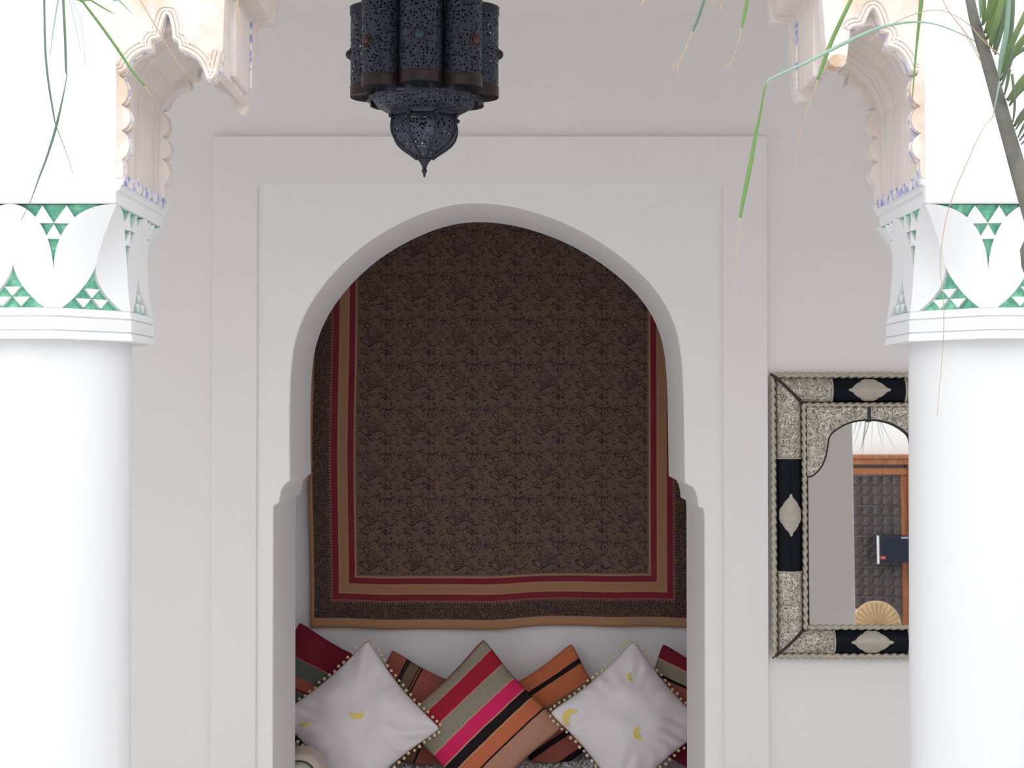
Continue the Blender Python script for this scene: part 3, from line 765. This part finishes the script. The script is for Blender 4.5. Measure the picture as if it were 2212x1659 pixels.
rg.add(vs, [(j * (nx_ + 1) + i, j * (nx_ + 1) + i + 1, (j + 1) * (nx_ + 1) + i + 1, (j + 1) * (nx_ + 1) + i) for j in range(ny_) for i in range(nx_)])
for _ in range(2600):
    x = rnd.uniform(ra, rb); y = rnd.uniform(YB + .07, YN - .08); a = rnd.uniform(0, 2 * pi); L_ = rnd.uniform(.018, .036); le = rnd.uniform(.3, 1.0)
    b0_ = Vector((x, y, SEAT - .015)); b1_ = b0_ + Vector((cos(a) * L_ * .3, sin(a) * L_ * .3, L_ * .7)); b2_ = b1_ + Vector((cos(a) * L_ * le * .7, sin(a) * L_ * le * .7, .002))
    rg.tube([b0_, b1_, b2_], [.006, .005, .001], 4)
rug = rg.obj('fur_throw', 'rug', None, smooth=True)
tag(rug, 'shaggy white wool throw covering the daybed beneath the cushions', 'throw')

def cushion(label, cxy, Y, half, ex, tilt, thick, mat, group, seed=0, wr=.006, wf=15, name='cushion', pin=.10, corner=.0):
    c = P(cxy[0], cxy[1], Y)
    e = Vector((ex[0], 0, -ex[1])).normalized(); up = Vector((-e.z, 0, e.x))
    if up.z < 0: up = -up
    R = Matrix.Rotation(-radians(tilt), 3, 'X')
    ax, az = R @ e, R @ up; ay = R @ Vector((0, 1, 0))
    def surf(u, v, side):
        eu = 1 - u * u; ev = 1 - v * v
        rc = 1 - .045 * (u * v) ** 8; x = half * u * (1 - pin * ev * u * u) * rc; z = half * v * (1 - pin * eu * v * v) * rc
        t = thick * (max(eu, 0) ** .55) * (max(ev, 0) ** .55) * (.8 + .2 * eu * ev)
        edge = (1 - eu * ev)
        nz_ = noise.noise((u * 2.2 + seed, v * 2.2, side)) * wr * (eu * ev) ** .4
        rad = sin(atan2(v, u) * wf + 4 * noise.noise((u * 2, v * 2, seed + 5.))) * wr * 1.1 * edge ** 1.5 * (eu * ev) ** .3 * (.4 + noise.noise((u * 1.5 + 9, v * 1.5, seed)))
        return x, side * (t + nz_ + rad) , z
    def W3(x, y, z): return c + ax * x + ay * y + az * z
    N = 44; vs = []; uvs = []; fs = []; idx = {}
    for side in (-1, 1):
        for j in range(N + 1):
            for i in range(N + 1):
                if side == 1 and (i in (0, N) or j in (0, N)): idx[(1, i, j)] = idx[(-1, i, j)]; continue
                u = -cos(pi * i / N) * .35 + (2 * i / N - 1) * .65; v = -cos(pi * j / N) * .35 + (2 * j / N - 1) * .65
                p = W3(*surf(u, v, side))
                p.z = max(p.z, SEAT + .022); p.y = min(p.y, YN - .012)
                idx[(side, i, j)] = len(vs); vs.append(p); uvs.append(((u + 1) / 2, (1 - v) / 2))
        for j in range(N):
            for i in range(N): fs.append((idx[(side, i, j)], idx[(side, i + 1, j)], idx[(side, i + 1, j + 1)], idx[(side, i, j + 1)]))
    root = thing(name, (c.x, c.y, SEAT), label, 'cushion', group)
    obj('cover', vs, fs, mat, root, True, uvs)
    return dict(root=root, surf=surf, W3=W3, half=half, c=c, Y=Y, e=Vector((ex[0], ex[1])).normalized(), cxy=cxy)
sz = lambda px, Y: px * Y / F
KG = 'striped kilim cushions'; WG = 'white pompom cushions'
# row leaning on the wall
cushion('dark red cushion with grey-green stripes, tucked against the lantern-side jamb', (690, 1502), 6.02, sz(121, 6.02), (215, 108), 20, .075, 'kil_red', KG, 1)
cushion('small rusty brown cushion with thin black lines, beside the dark red cushion', (893, 1545), 6.06, sz(108, 6.06), (204, 96), 18, .07, 'kil_brown', KG, 2)
cushion('orange and black striped cushion wedged behind the bold pink-striped one', (1203, 1540), 6.08, sz(110, 6.08), (199, -125), 15, .06, 'kil_orange', KG, 3, pin=.10)
cushion('red, green and rust striped cushion tucked against the mirror-side jamb', (1489, 1541), 5.97, sz(115, 5.97), (214, 106), 20, .06, 'kil_green', KG, 4)
# front cushions standing on a corner
cushion('large bold cushion with crimson, pink, black and orange stripes, centre of the daybed', (1038, 1562), 5.88, sz(131, 5.88), (170, 180), 18, .085, 'kil_center', KG, 5, pin=.09)
wl_ = cushion('white pompom cushion with gold crescents, in front of the dark red cushion', (775, 1560), 5.80, sz(128, 5.8), (163, 190), 18, .10, 'cotton', WG, 6, .026, 21, 'pompom_cushion', pin=.10)
wr_ = cushion('white pompom cushion with gold crescents, in front of the orange striped cushion', (1358, 1555), 5.82, sz(124, 5.82), (160, 192), 18, .10, 'cotton', WG, 8, .026, 19, 'pompom_cushion', pin=.10)
pm = None
def pompoms(cu, n=19):
    global pm
    rnd = random.Random(11)
    pts = []
    for q in range(n):
        t = -1 + 2 * (q + .5) / n
        pts += [(t, -1), (t, 1), (-1, t), (1, t)]
    for u, v in pts:
        x, y, z = cu['surf'](u, v, -1)
        d = Vector((u if abs(u) == 1 else 0, v if abs(v) == 1 else 0)) * (.010 + rnd.uniform(-.002, .004))
        p = cu['W3'](x + d.x + rnd.uniform(-.003, .003), (.013 if (v == 1 or u == -1) else -.002) + rnd.uniform(-.004, .004), z + d.y)
        p.z = max(p.z, SEAT + .030)
        if pm is None:
            g = G().sphere((0, 0, 0), .0070, 10, 8)
            pm = bpy.data.meshes.new('pompom'); pm.from_pydata(g.v, [], g.f); pm.materials.append(MT['pom'])
            for pl in pm.polygons: pl.use_smooth = True
        o = bpy.data.objects.new('pompom', pm); COL.objects.link(o); o.parent = cu['root']; o.location = p - cu['root'].location
        o.scale = [rnd.uniform(.85, 1.15)] * 3
def crescent(cu, px, py, r, ang, span=250, thickf=.8):
    k_ = cu['Y'] / F; d = Vector((px - cu['cxy'][0], py - cu['cxy'][1])); e = cu['e']; up = Vector((e.y, -e.x))
    x0 = d.dot(e) * k_; z0 = d.dot(up) * k_
    R = r * k_; vs = []; n = 24
    for layer in (0, 1):
        for i in range(n + 1):
            a = radians(ang - span / 2 + span * i / n); w = sin(pi * i / n)
            for rr in (R, R * (1 - thickf * (w ** .6))):
                # direction in image space, converted to the cushion's own axes
                dx, dy = cos(a) * rr, -sin(a) * rr
                v2 = Vector((dx, dy)); x = x0 + v2.dot(e); z = z0 + v2.dot(up)
                s_ = cu['surf'](max(-1, min(1, x / cu['half'])), max(-1, min(1, z / cu['half'])), -1)
                vs.append(cu['W3'](x, s_[1] - (.005 if layer == 0 else -.002), z))
    m = 2 * (n + 1); fs = []
    for i in range(n):
        a = 2 * i
        fs += [(a, a + 1, a + 3, a + 2), (m + a, m + a + 2, m + a + 3, m + a + 1), (a, a + 2, m + a + 2, m + a), (a + 1, m + a + 1, m + a + 3, a + 3)]
    obj('embroidered_crescent', vs, fs, 'gold', cu['root'])
pompoms(wl_); pompoms(wr_)
crescent(wl_, 776, 1544, 14, 270, 220); crescent(wl_, 661, 1562, 9, 280, 220)
crescent(wr_, 1233, 1552, 18, 150, 220); crescent(wr_, 1376, 1587, 13, 190, 220); crescent(wr_, 1362, 1468, 9, 190, 220)
# bolster poking out below the first white cushion
bc = P(648, 1668, 5.47); br = 50 * 5.47 / F
bol = thing('bolster', (bc.x, 5.55, SEAT), 'pale green bolster with beige piping, peeking out below the white cushion by the jamb', 'bolster')
bcz = SEAT + br + .012
def ybar(c, r, y0, y1, prof): return [Vector(c)]
M_ = Matrix.Translation((bc.x, 5.455, bcz)) @ Matrix.Rotation(-pi / 2, 4, 'X')
G().lathe([(.004, -.014), (br * .3, -.012), (br * .7, -.002)], (0, 0, 0), 32).tf(M_).obj('end_cap', 'bolster', bol, smooth=True)
G().lathe([(br * .68, .0), (br * .77, -.006), (br * .87, .0), (br * .96, .014), (br, .035), (br, .13), (br * .8, .145)], (0, 0, 0), 32).tf(M_).obj('body', 'piping', bol, smooth=True, auto=50)
G().tube([M_ @ Vector((br * .7 * cos(t_), br * .7 * sin(t_), -.002)) for t_ in [2 * pi * i / 32 for i in range(33)]], .003, 8).obj('piping', 'dark', bol, smooth=True)

# ---------------------------------------------------------------- wall mirror
mir = thing('wall_mirror', mroot, 'ornate mirror in silver and black frame hanging beside the arch', 'mirror')
def mobj(g, name, mat, parent=None, **kw): return g.tf(MM).obj(name, mat, parent or mir, **kw)
def L2(px, py): v = ml(px, py); return (v.x, v.z)
A0, A1, B0, B1 = 1664, 2088, 805.5, 1420
mobj(G().prism([L2(A0 + 4, B1 - 4), L2(A0 + 4, B0 + 4), L2(A1 - 4, B0 + 4), L2(A1 - 4, B1 - 4)], -.012, 0), 'backing_board', 'dark')
gl = mobj(G().prism([L2(1740, 1352), L2(1740, 876), L2(2012, 876), L2(2012, 1352)], GLY, GLY + .004), 'mirror_glass', 'glass')
def hr_y(q): return -(.014 + .024 * sin(pi * q) ** .8)
def strip(a, b, o, w, dirn, m0, m1, nq=14, nl=10):
    """half-round moulding from a to b (px along), outer line at o, width w inward; dirn: l, r, t, b"""
    g = G(); vs = []
    for i in range(nl + 1):
        for j in range(nq + 1):
            q = j / nq; aa = a + m0 * q * w; bb = b - m1 * q * w
            s_ = aa + (bb - aa) * i / nl
            px, py = {'l': (o + q * w, s_), 'r': (o - q * w, s_), 't': (s_, o + q * w), 'b': (s_, o - q * w)}[dirn]
            vs.append(ml(px, py, hr_y(q)))
    m = nq + 1
    fs = [(i * m + j, i * m + j + 1, (i + 1) * m + j + 1, (i + 1) * m + j) for i in range(nl) for j in range(nq)]
    N = len(vs)
    vs += [Vector((v.x, -.01, v.z)) for v in vs]
    for i in range(nl): fs += [(i * m, (i + 1) * m, N + (i + 1) * m, N + i * m), (i * m + nq, N + i * m + nq, N + (i + 1) * m + nq, (i + 1) * m + nq)]
    for j in range(nq): fs += [(j, N + j, N + j + 1, j + 1), (nl * m + j, nl * m + j + 1, N + nl * m + j + 1, N + nl * m + j)]
    return g.add(vs, fs)
w = 53
for dirn, o, lo, hi, c0, c1 in (('l', 1677, 816, 1411, 990, 1235), ('r', 2075, 816, 1411, 990, 1235), ('t', 816, 1677, 2075, 1796, 1956), ('b', 1411, 1677, 2075, 1796, 1956)):
    mobj(strip(lo + 1.5, c0, o, w, dirn, 1, 0), 'engraved_corner', 'silver', smooth=True, auto=50)
    mobj(strip(c1, hi - 1.5, o, w, dirn, 0, 1), 'engraved_corner', 'silver', smooth=True, auto=50)
    dk = mobj(strip(c0, c1, o, w - .5, dirn, 0, 0), 'black_panel', 'paleblack', smooth=True, auto=50)
    for cc_ in (c0, c1):
        pts = []
        for j in range(15):
            q = j / 14
            px, py = {'l': (o + q * w, cc_), 'r': (o - q * w, cc_), 't': (cc_, o + q * w), 'b': (cc_, o - q * w)}[dirn]
            pts.append(ml(px, py, hr_y(q) - .0015))
        mobj(G().tube(pts, .004, 6), 'collar_band', 'plainsilver', smooth=True)
    # lobed pointed medallion
    half_ = [(46, 0), (43, 3), (38, 4), (31, 11), (24, 16), (20, 17), (16, 21), (9, 24), (0, 23.5)]
    out = half_ + [(-a, b_) for a, b_ in half_[-2::-1]]
    out = out + [(a, -b_) for a, b_ in out[-2:0:-1]]
    mid = (c0 + c1) / 2; vs = []; n = len(out)
    for ring, (sc_, ex) in enumerate(((1, .001), (1, .004), (.9, .006), (.5, .006), (.02, .006))):
        for a, b_ in out:
            q = .5 + (b_ * sc_) / w
            px, py = {'l': (o + q * w, mid + a * sc_), 'r': (o - q * w, mid + a * sc_), 't': (mid + a * sc_, o + q * w), 'b': (mid + a * sc_, o - q * w)}[dirn]
            vs.append(ml(px, py, hr_y(max(0, min(1, q))) - ex))
    fs = [(r_ * n + i, r_ * n + (i + 1) % n, (r_ + 1) * n + (i + 1) % n, (r_ + 1) * n + i) for r_ in range(4) for i in range(n)] + [tuple(range(4 * n, 5 * n))]
    mobj(G().add(vs, fs), 'medallion', 'plainsilver', dk, smooth=True, auto=40)
def rope(p, q, r_px, y, name):
    a, b_ = ml(*p, y), ml(*q, y); n = max(2, int((b_ - a).length / .004))
    return mobj(G().tube([a.lerp(b_, i / n) for i in range(n + 1)], r_px * MS, 12, twist=210), name, 'ropemetal', smooth=True)
for rr, y, (l_, r_, t_, b_), nm in ((5.5, -.016, (1669, 2083, 810.5, 1415.5), 'outer_rope'), (5, -.02, (1735.5, 2016.5, 875, 1354), 'inner_rope')):
    rope((l_, t_ - 4), (l_, b_ + 4), rr, y, nm); rope((r_, t_ - 4), (r_, b_ + 4), rr, y, nm)
    rope((l_ + 4, t_), (r_ - 4, t_), rr, y, nm); rope((l_ + 4, b_), (r_ - 4, b_), rr, y, nm)
for (sx, sy) in ((1665, 807), (2087, 807), (1665, 1419), (2087, 1419)):
    ix = 1735 if sx < 1876 else 2017; iy = 874 if sy < 1100 else 1355
    pts = [ml(sx + (ix - sx) * t_, sy + (iy - sy) * t_, -.018 - .022 * sin(pi * t_) ** .8) for t_ in [i / 12 for i in range(13)]]
    mobj(G().tube(pts, .0055, 6), 'mitre_strip', 'dark', smooth=True)
sp_ = [(1741, 1031), (1755, 1026), (1771, 1009), (1781, 987), (1785.5, 964), (1789.6, 944), (1800, 932), (1824, 917), (1849, 909.5), (1874, 907)]
spc = catmull(sp_, 5)
for mx in (1, -1):
    f_ = (lambda p: p) if mx > 0 else (lambda p: (3752 - p[0], p[1]))
    poly = [L2(*f_(p)) for p in spc] + [L2(*f_(p)) for p in ((1874, 880), (1741, 880))]
    pl = mobj(G().prism(poly, GLY - .011, GLY - .0005), 'arch_spandrel', 'silver')
    mobj(G().tube([ml(*f_(p), GLY - .008) for p in spc], .0042, 8), 'spandrel_edge', 'dark', pl, smooth=True)
mobj(G().prism([L2(1872.5, 912), L2(1872.5, 880), L2(1879.5, 880), L2(1879.5, 912)], GLY - .014, GLY), 'centre_bar', 'dark', bevel=.001)
for pa, pb in (((1741, 880.5), (2011, 880.5)), ((1741.5, 880), (1741.5, 1349)), ((2010.5, 880), (2010.5, 1349))):
    mobj(G().tube([ml(*pa, GLY - .006), ml(*pb, GLY - .006)], .0035, 8), 'inner_liner', 'dark', smooth=True)

# ---------------------------------------------------------------- palm
crown = Vector((1.28, 1.9, 1.35))
palm = thing('palm_tree', (1.28, 1.9, 0), 'potted palm whose long drooping fronds hang in front of the columns', 'palm tree')
G().lathe([(.16, 0), (.2, .2), (.24, .4), (.25, .42), (.22, .42), (.2, .38)], (1.28, 1.9, 0), 32).obj('pot', 'pot', palm, smooth=True, auto=40)
G().lathe([(.07, .36), (.065, .6), (.06, .9), (.07, 1.15), (.06, 1.4)], (1.28, 1.9, 0), 16, lambda t, z: 1 + .08 * sin(z * 90)).obj('trunk', 'rachis', palm, smooth=True)
def blade(pts, widths, mat, parent, fold=.35):
    """leaf ribbon with a V fold along its midrib"""
    pts = [Vector(p) for p in pts]; vs = []; n = len(pts)
    for i, p in enumerate(pts):
        d = (pts[min(i + 1, n - 1)] - pts[max(i - 1, 0)]).normalized()
        s_ = d.cross(Vector((0.25, 1, 0.1)).normalized()); s_ = s_.normalized() if s_.length > 1e-5 else Vector((1, 0, 0))
        nn = s_.cross(d).normalized(); ww = widths[i] / 2
        vs += [p - s_ * ww + nn * ww * fold, p, p + s_ * ww + nn * ww * fold]
    fs = []
    for i in range(n - 1):
        a = 3 * i; fs += [(a, a + 1, a + 4, a + 3), (a + 1, a + 2, a + 5, a + 4)]
    o = obj('leaflet', vs, fs, mat, parent, True)
    sd = o.modifiers.new('thick', 'SOLIDIFY'); sd.thickness = .0006
    return o
def leaf(px, Y, wpx, mat, parent, top=None, dy=0.0, cuts=4):
    """px: image-measured course of the leaflet at distance Y; wpx: widths along it"""
    pts = [P(a, b_, Y + dy * i / max(1, len(px) - 1)) for i, (a, b_) in enumerate(px)]
    ws = [q * Y / F for q in wpx]
    if top is not None: pts = [Vector(top)] + pts; ws = [ws[0] * .6] + ws
    c4 = catmull([(*p, w_) for p, w_ in zip(pts, ws)], cuts)
    return blade([q[:3] for q in c4], [max(q[3], .0006) for q in c4], mat, parent)
def frond(pts, rads, name='frond'):
    c4 = catmull([(*p, r_) for p, r_ in zip(pts, rads)], 6)
    o = G().tube([q[:3] for q in c4], [q[3] for q in c4], 8).obj(name, 'rachis', palm, smooth=True)
    return o, [Vector(q[:3]) for q in c4]
def nearest_on(path, x):
    best = min((p for p in path), key=lambda p: abs(p.x - x) + (5 if p.z < 2.4 else 0)); return best
# frond sweeping over the view to the lantern-side column
fa, pa_ = frond([crown, (1.16, 1.96, 2.1), (.9, 2.0, 2.66), (.4, 2.0, 2.86), (-.1, 2.0, 2.88), (-.5, 2.0, 2.79), (-.86, 2.0, 2.63)], [.014, .011, .009, .008, .007, .005, .003])
YA = 2.0
def hang(px, wpx, mat, fr, path, Y):
    a = Vector(px[0]); x = P(a.x, a.y, Y).x
    leaf(px, Y, wpx, mat, fr, top=nearest_on(path, x))
hang([(95, -40), (95, 0), (97, 100), (103, 170), (115, 245), (121, 272), (140, 322), (158, 375)], [5, 5, 5, 5, 4, 2, 1.2, .8], 'leafdark', fa, pa_, YA)
hang([(130, -40), (125, 0), (115, 62), (108, 120)], [4, 4, 3, 1], 'leafpale', fa, pa_, YA)
hang([(134, -40), (136, 0), (140, 85), (142, 150), (143, 172), (122, 268), (101, 338), (86, 378), (65, 436), (45, 476)], [6, 6, 6, 5, 2, 6, 5, 4, 1.5, 1], 'leafdark', fa, pa_, YA)
hang([(140, -40), (150, 0), (163, 55), (174, 112)], [1.5, 1.5, 1.2, .8], 'leafpale', fa, pa_, YA)
hang([(150, -40), (155, 0), (175, 45), (184, 140)], [1.2, 1.2, 1, .7], 'leafpale', fa, pa_, YA)
hang([(160, -30), (176, 0), (215, 52), (255, 108), (285, 153), (313, 186)], [4, 5, 6, 6, 5, 4], 'leaf', fa, pa_, YA)
leaf([(312, 185), (324, 203), (335, 221)], YA, [3.5, 2.5, 1], 'leafdry', fa)
hang([(165, -25), (196, 0), (230, 21), (245, 29)], [3, 4, 3, 1], 'leaf', fa, pa_, YA)
hang([(235, -30), (257, 0), (272, 15), (285, 30)], [4, 4, 3, 1], 'leafpale', fa, pa_, YA)
hang([(285, -40), (303, 0), (340, 63), (375, 122), (406, 165)], [2, 2.4, 2.6, 2.4, 1], 'leafdry', fa, pa_, YA)
hang([(508, -40), (511, 0), (516, 40), (521, 78)], [5, 5, 4, 1], 'leafdry', fa, pa_, YA)
# frond rising in view beside the other column and arching over
YR = 1.93
rp = [crown, P(2300, 700, 1.9), P(2240, 500, 1.91), P(2212, 410, 1.92), P(2172, 270, YR), P(2135, 140, YR), P(2107, 50, YR), P(2088, -30, YR), P(2050, -150, 1.95), P(1950, -260, 1.98), P(1780, -310, 2.0), P(1560, -290, 2.0), P(1380, -220, 2.0)]
fc, pc_ = frond(rp, [.02, .017, .014, .0125, .0108, .0095, .0078, .0066, .006, .005, .0045, .0035, .002])
YQ = 2.0
def hangc(px, wpx, mat): hang(px, wpx, mat, fc, pc_, YQ)
def tips(x, y, a, b_):
    leaf([(x, y), ((x + a[0]) / 2 + 1, (y + a[1]) / 2 - 1), a], YQ, [2, 2, 1], 'leafdry', fc); leaf([(x, y), ((x + b_[0]) / 2 - 1, (y + b_[1]) / 2), b_], YQ, [2, 2, 1], 'leafdry', fc)
hangc([(1856, -40), (1838, 0), (1800, 80), (1778, 138), (1766, 172)], [7, 8, 9, 8, 6], 'leaf')
leaf([(1766, 172), (1748, 225), (1731, 276)], YQ, [2, 1.8, 1.5], 'leafdry', fc); tips(1731, 274, (1718, 290), (1723, 318))
hangc([(1532, -40), (1521, 0), (1507, 42), (1496, 68)], [5, 6, 6, 4], 'leafdark')
leaf([(1496, 66), (1483, 100), (1467, 134)], YQ, [2, 1.8, 1.5], 'leafdry', fc); tips(1467, 133, (1446, 151), (1463, 168))
hangc([(1619, -40), (1614, 0), (1608, 32), (1602, 60)], [7, 7, 7, 5], 'leaf')
leaf([(1602, 58), (1593, 98), (1581, 134)], YQ, [2, 1.8, 1.5], 'leafdry', fc); tips(1581, 132, (1563, 149), (1579, 140))
hangc([(1398, -30), (1391, 0), (1378, 21)], [3, 3, 1], 'leafdry')
leaf([(1560, -60), (1559, 0), (1557, 14)], YQ, [2, 2, 1.6], 'leafdry', fc, top=nearest_on(pc_, P(1560, -60, YQ).x)); tips(1557, 12, (1553, 27), (1565, 29))
hangc([(1992, -40), (1990, 0), (1985, 50), (1979, 110), (1974, 170), (1971, 212)], [9, 9, 6, 4, 2.5, 1], 'leaf')
# the long pale leaflet that kinks and hangs
leaf([(2138, 118), (2110, 92), (2060, 66), (2010, 50), (1960, 48), (1900, 60), (1830, 90), (1745, 133), (1668, 168), (1656, 180)], YR, [2, 2.2, 2.5, 3, 5, 7, 8, 7, 5, 2], 'leafpale', fc)
leaf([(1656, 180), (1650, 200), (1642, 245), (1632, 292), (1622, 350), (1612, 400), (1604, 440), (1599, 470)], YR, [2, 4, 5, 7, 9, 9, 8, 5], 'leaf', fc)
leaf([(1599, 470), (1596, 495), (1591, 545), (1588, 590), (1588, 608)], YR, [2.2, 2, 1.5, 1.3, 1.3], 'leafdry', fc)
leaf([(1588, 606), (1584, 618), (1576, 629)], YR, [2, 2, 1], 'leafdry', fc)
leaf([(2163, 122), (2125, 88), (2095, 55), (2060, 32), (2030, 22), (1990, 26), (1940, 45), (1900, 70), (1878, 90)], YR - .02, [3, 3, 2, 1.6, 1.6, 2, 2, 2, 1.2], 'leafdry', fc)
leaf([(2160, 175), (2150, 225), (2146, 245), (2140, 262)], YR - .03, [5, 3, 2, 1], 'leafpale', fc)
leaf([(2154, 244), (2130, 268), (2105, 315), (2080, 372), (2058, 425), (2042, 480), (2033, 540), (2031, 580), (2037, 640), (2039, 700), (2036, 760), (2030, 830), (2024, 900)], YR - .02, [1.2, 1.4, 1.8, 2, 2, 2, 1.8, 1.6, 1.6, 1.6, 1.4, 1.2, 1], 'leafdry', fc)
leaf([(2118, 122), (2085, 70), (2050, 25), (2030, -15)], YR - .02, [1.5, 2.2, 2, 1.5], 'leafdry', fc)
leaf([(2120, 135), (2098, 96), (2074, 60)], YR - .02, [2, 1.5, 1], 'leafdry', fc)
right = [([(2119, 38), (2119, 15), (2115, -30)], 7, 'leafpale'), ([(2122, 54), (2126, 25), (2124, -35)], 8, 'leafolive'), ([(2123, 54), (2136, 22), (2146, -35)], 10, 'leafolive'), ([(2128, 72), (2140, 40), (2152, 5), (2160, -40)], 13, 'leafolive'),
         ([(2132, 85), (2144, 50), (2160, 10), (2170, -40)], 12, 'leafolive'), ([(2139, 104), (2146, 70), (2156, 38), (2172, -35)], 13, 'leafolive'), ([(2147, 112), (2154, 75), (2162, 40), (2182, -35)], 11, 'leafgrey'),
         ([(2150, 118), (2156, 90), (2166, 55), (2176, 10), (2182, -40)], 9, 'leafgrey'), ([(2156, 178), (2163, 128), (2174, 70), (2178, 20), (2180, -40)], 10, 'leafpale'), ([(2166, 135), (2180, 88), (2186, 40), (2188, -40)], 10, 'leafgrey'),
         ([(2158, 168), (2180, 110), (2200, 62), (2235, -10)], 11, 'leafolive'), ([(2162, 158), (2188, 118), (2212, 84), (2250, 40)], 14, 'leafolive'), ([(2160, 175), (2178, 146), (2190, 120), (2240, 90)], 9, 'leafgrey'),
         ([(2163, 186), (2172, 160), (2180, 130), (2186, 100)], 6, 'leafgrey'), ([(2176, 217), (2194, 197), (2212, 172), (2250, 130)], 16, 'leafolive'), ([(2180, 229), (2190, 214), (2205, 196), (2240, 170)], 8, 'leafgrey'), ([(2170, 205), (2175, 184), (2181, 150)], 6, 'leafgrey'),
         ([(2188, 264), (2192, 230), (2190, 195), (2186, 160)], 5, 'leafgrey'), ([(2191, 273), (2204, 252), (2222, 230), (2250, 200)], 10, 'leafgrey'), ([(2194, 280), (2206, 262), (2230, 236)], 5, 'leafgrey'),
         ([(2199, 297), (2210, 275), (2230, 240)], 6, 'leafgrey'), ([(2202, 304), (2216, 286), (2235, 265)], 5, 'leafgrey'), ([(2206, 312), (2220, 298), (2240, 280)], 5, 'leafgrey')]
for i, (px, w_, m_) in enumerate(right):
    n = len(px); ws = [w_ * .45] + [w_] * (n - 1) if n > 2 else [w_ * .5, w_]
    leaf(px, YR, ws, m_, fc, dy=-.06 - .03 * (i % 3))
# frond arching back over the courtyard, its tips seen in the mirror
refl = [((1852, 905), (1844, 938)), ((1861, 905), (1846, 958)), ((1877, 905), (1866, 948), (1863, 985)), ((1866, 940), (1855, 976)), ((1884, 905), (1882, 966)), ((1895, 905), (1903, 950), (1908, 968)), ((1899, 905), (1909, 952)), ((1903, 908), (1920, 945), (1936, 972)), ((1872, 905), (1868, 935))]
YD = .3
dm = mirror_hit(1880, 905, YD)
fd, pd_ = frond([crown, (1.55, 1.5, 2.3), (dm.x - .1, .9, dm.z + .8), (dm.x, .4, dm.z + .55), (dm.x + .05, .1, dm.z + .3)], [.014, .01, .007, .005, .003])
for i, ln in enumerate(refl):
    pts = [mirror_hit(a, b_, YD) for a, b_ in ln]
    pts = [pd_[-1 - (i % 6)]] + pts
    n = len(pts); c4 = catmull([(*p, (.010 if i < 4 else .006) * (1 - .8 * q / (n - 1))) for q, p in enumerate(pts)], 4)
    blade([q[:3] for q in c4], [max(q[3], .001) for q in c4], 'leafdark', fd)
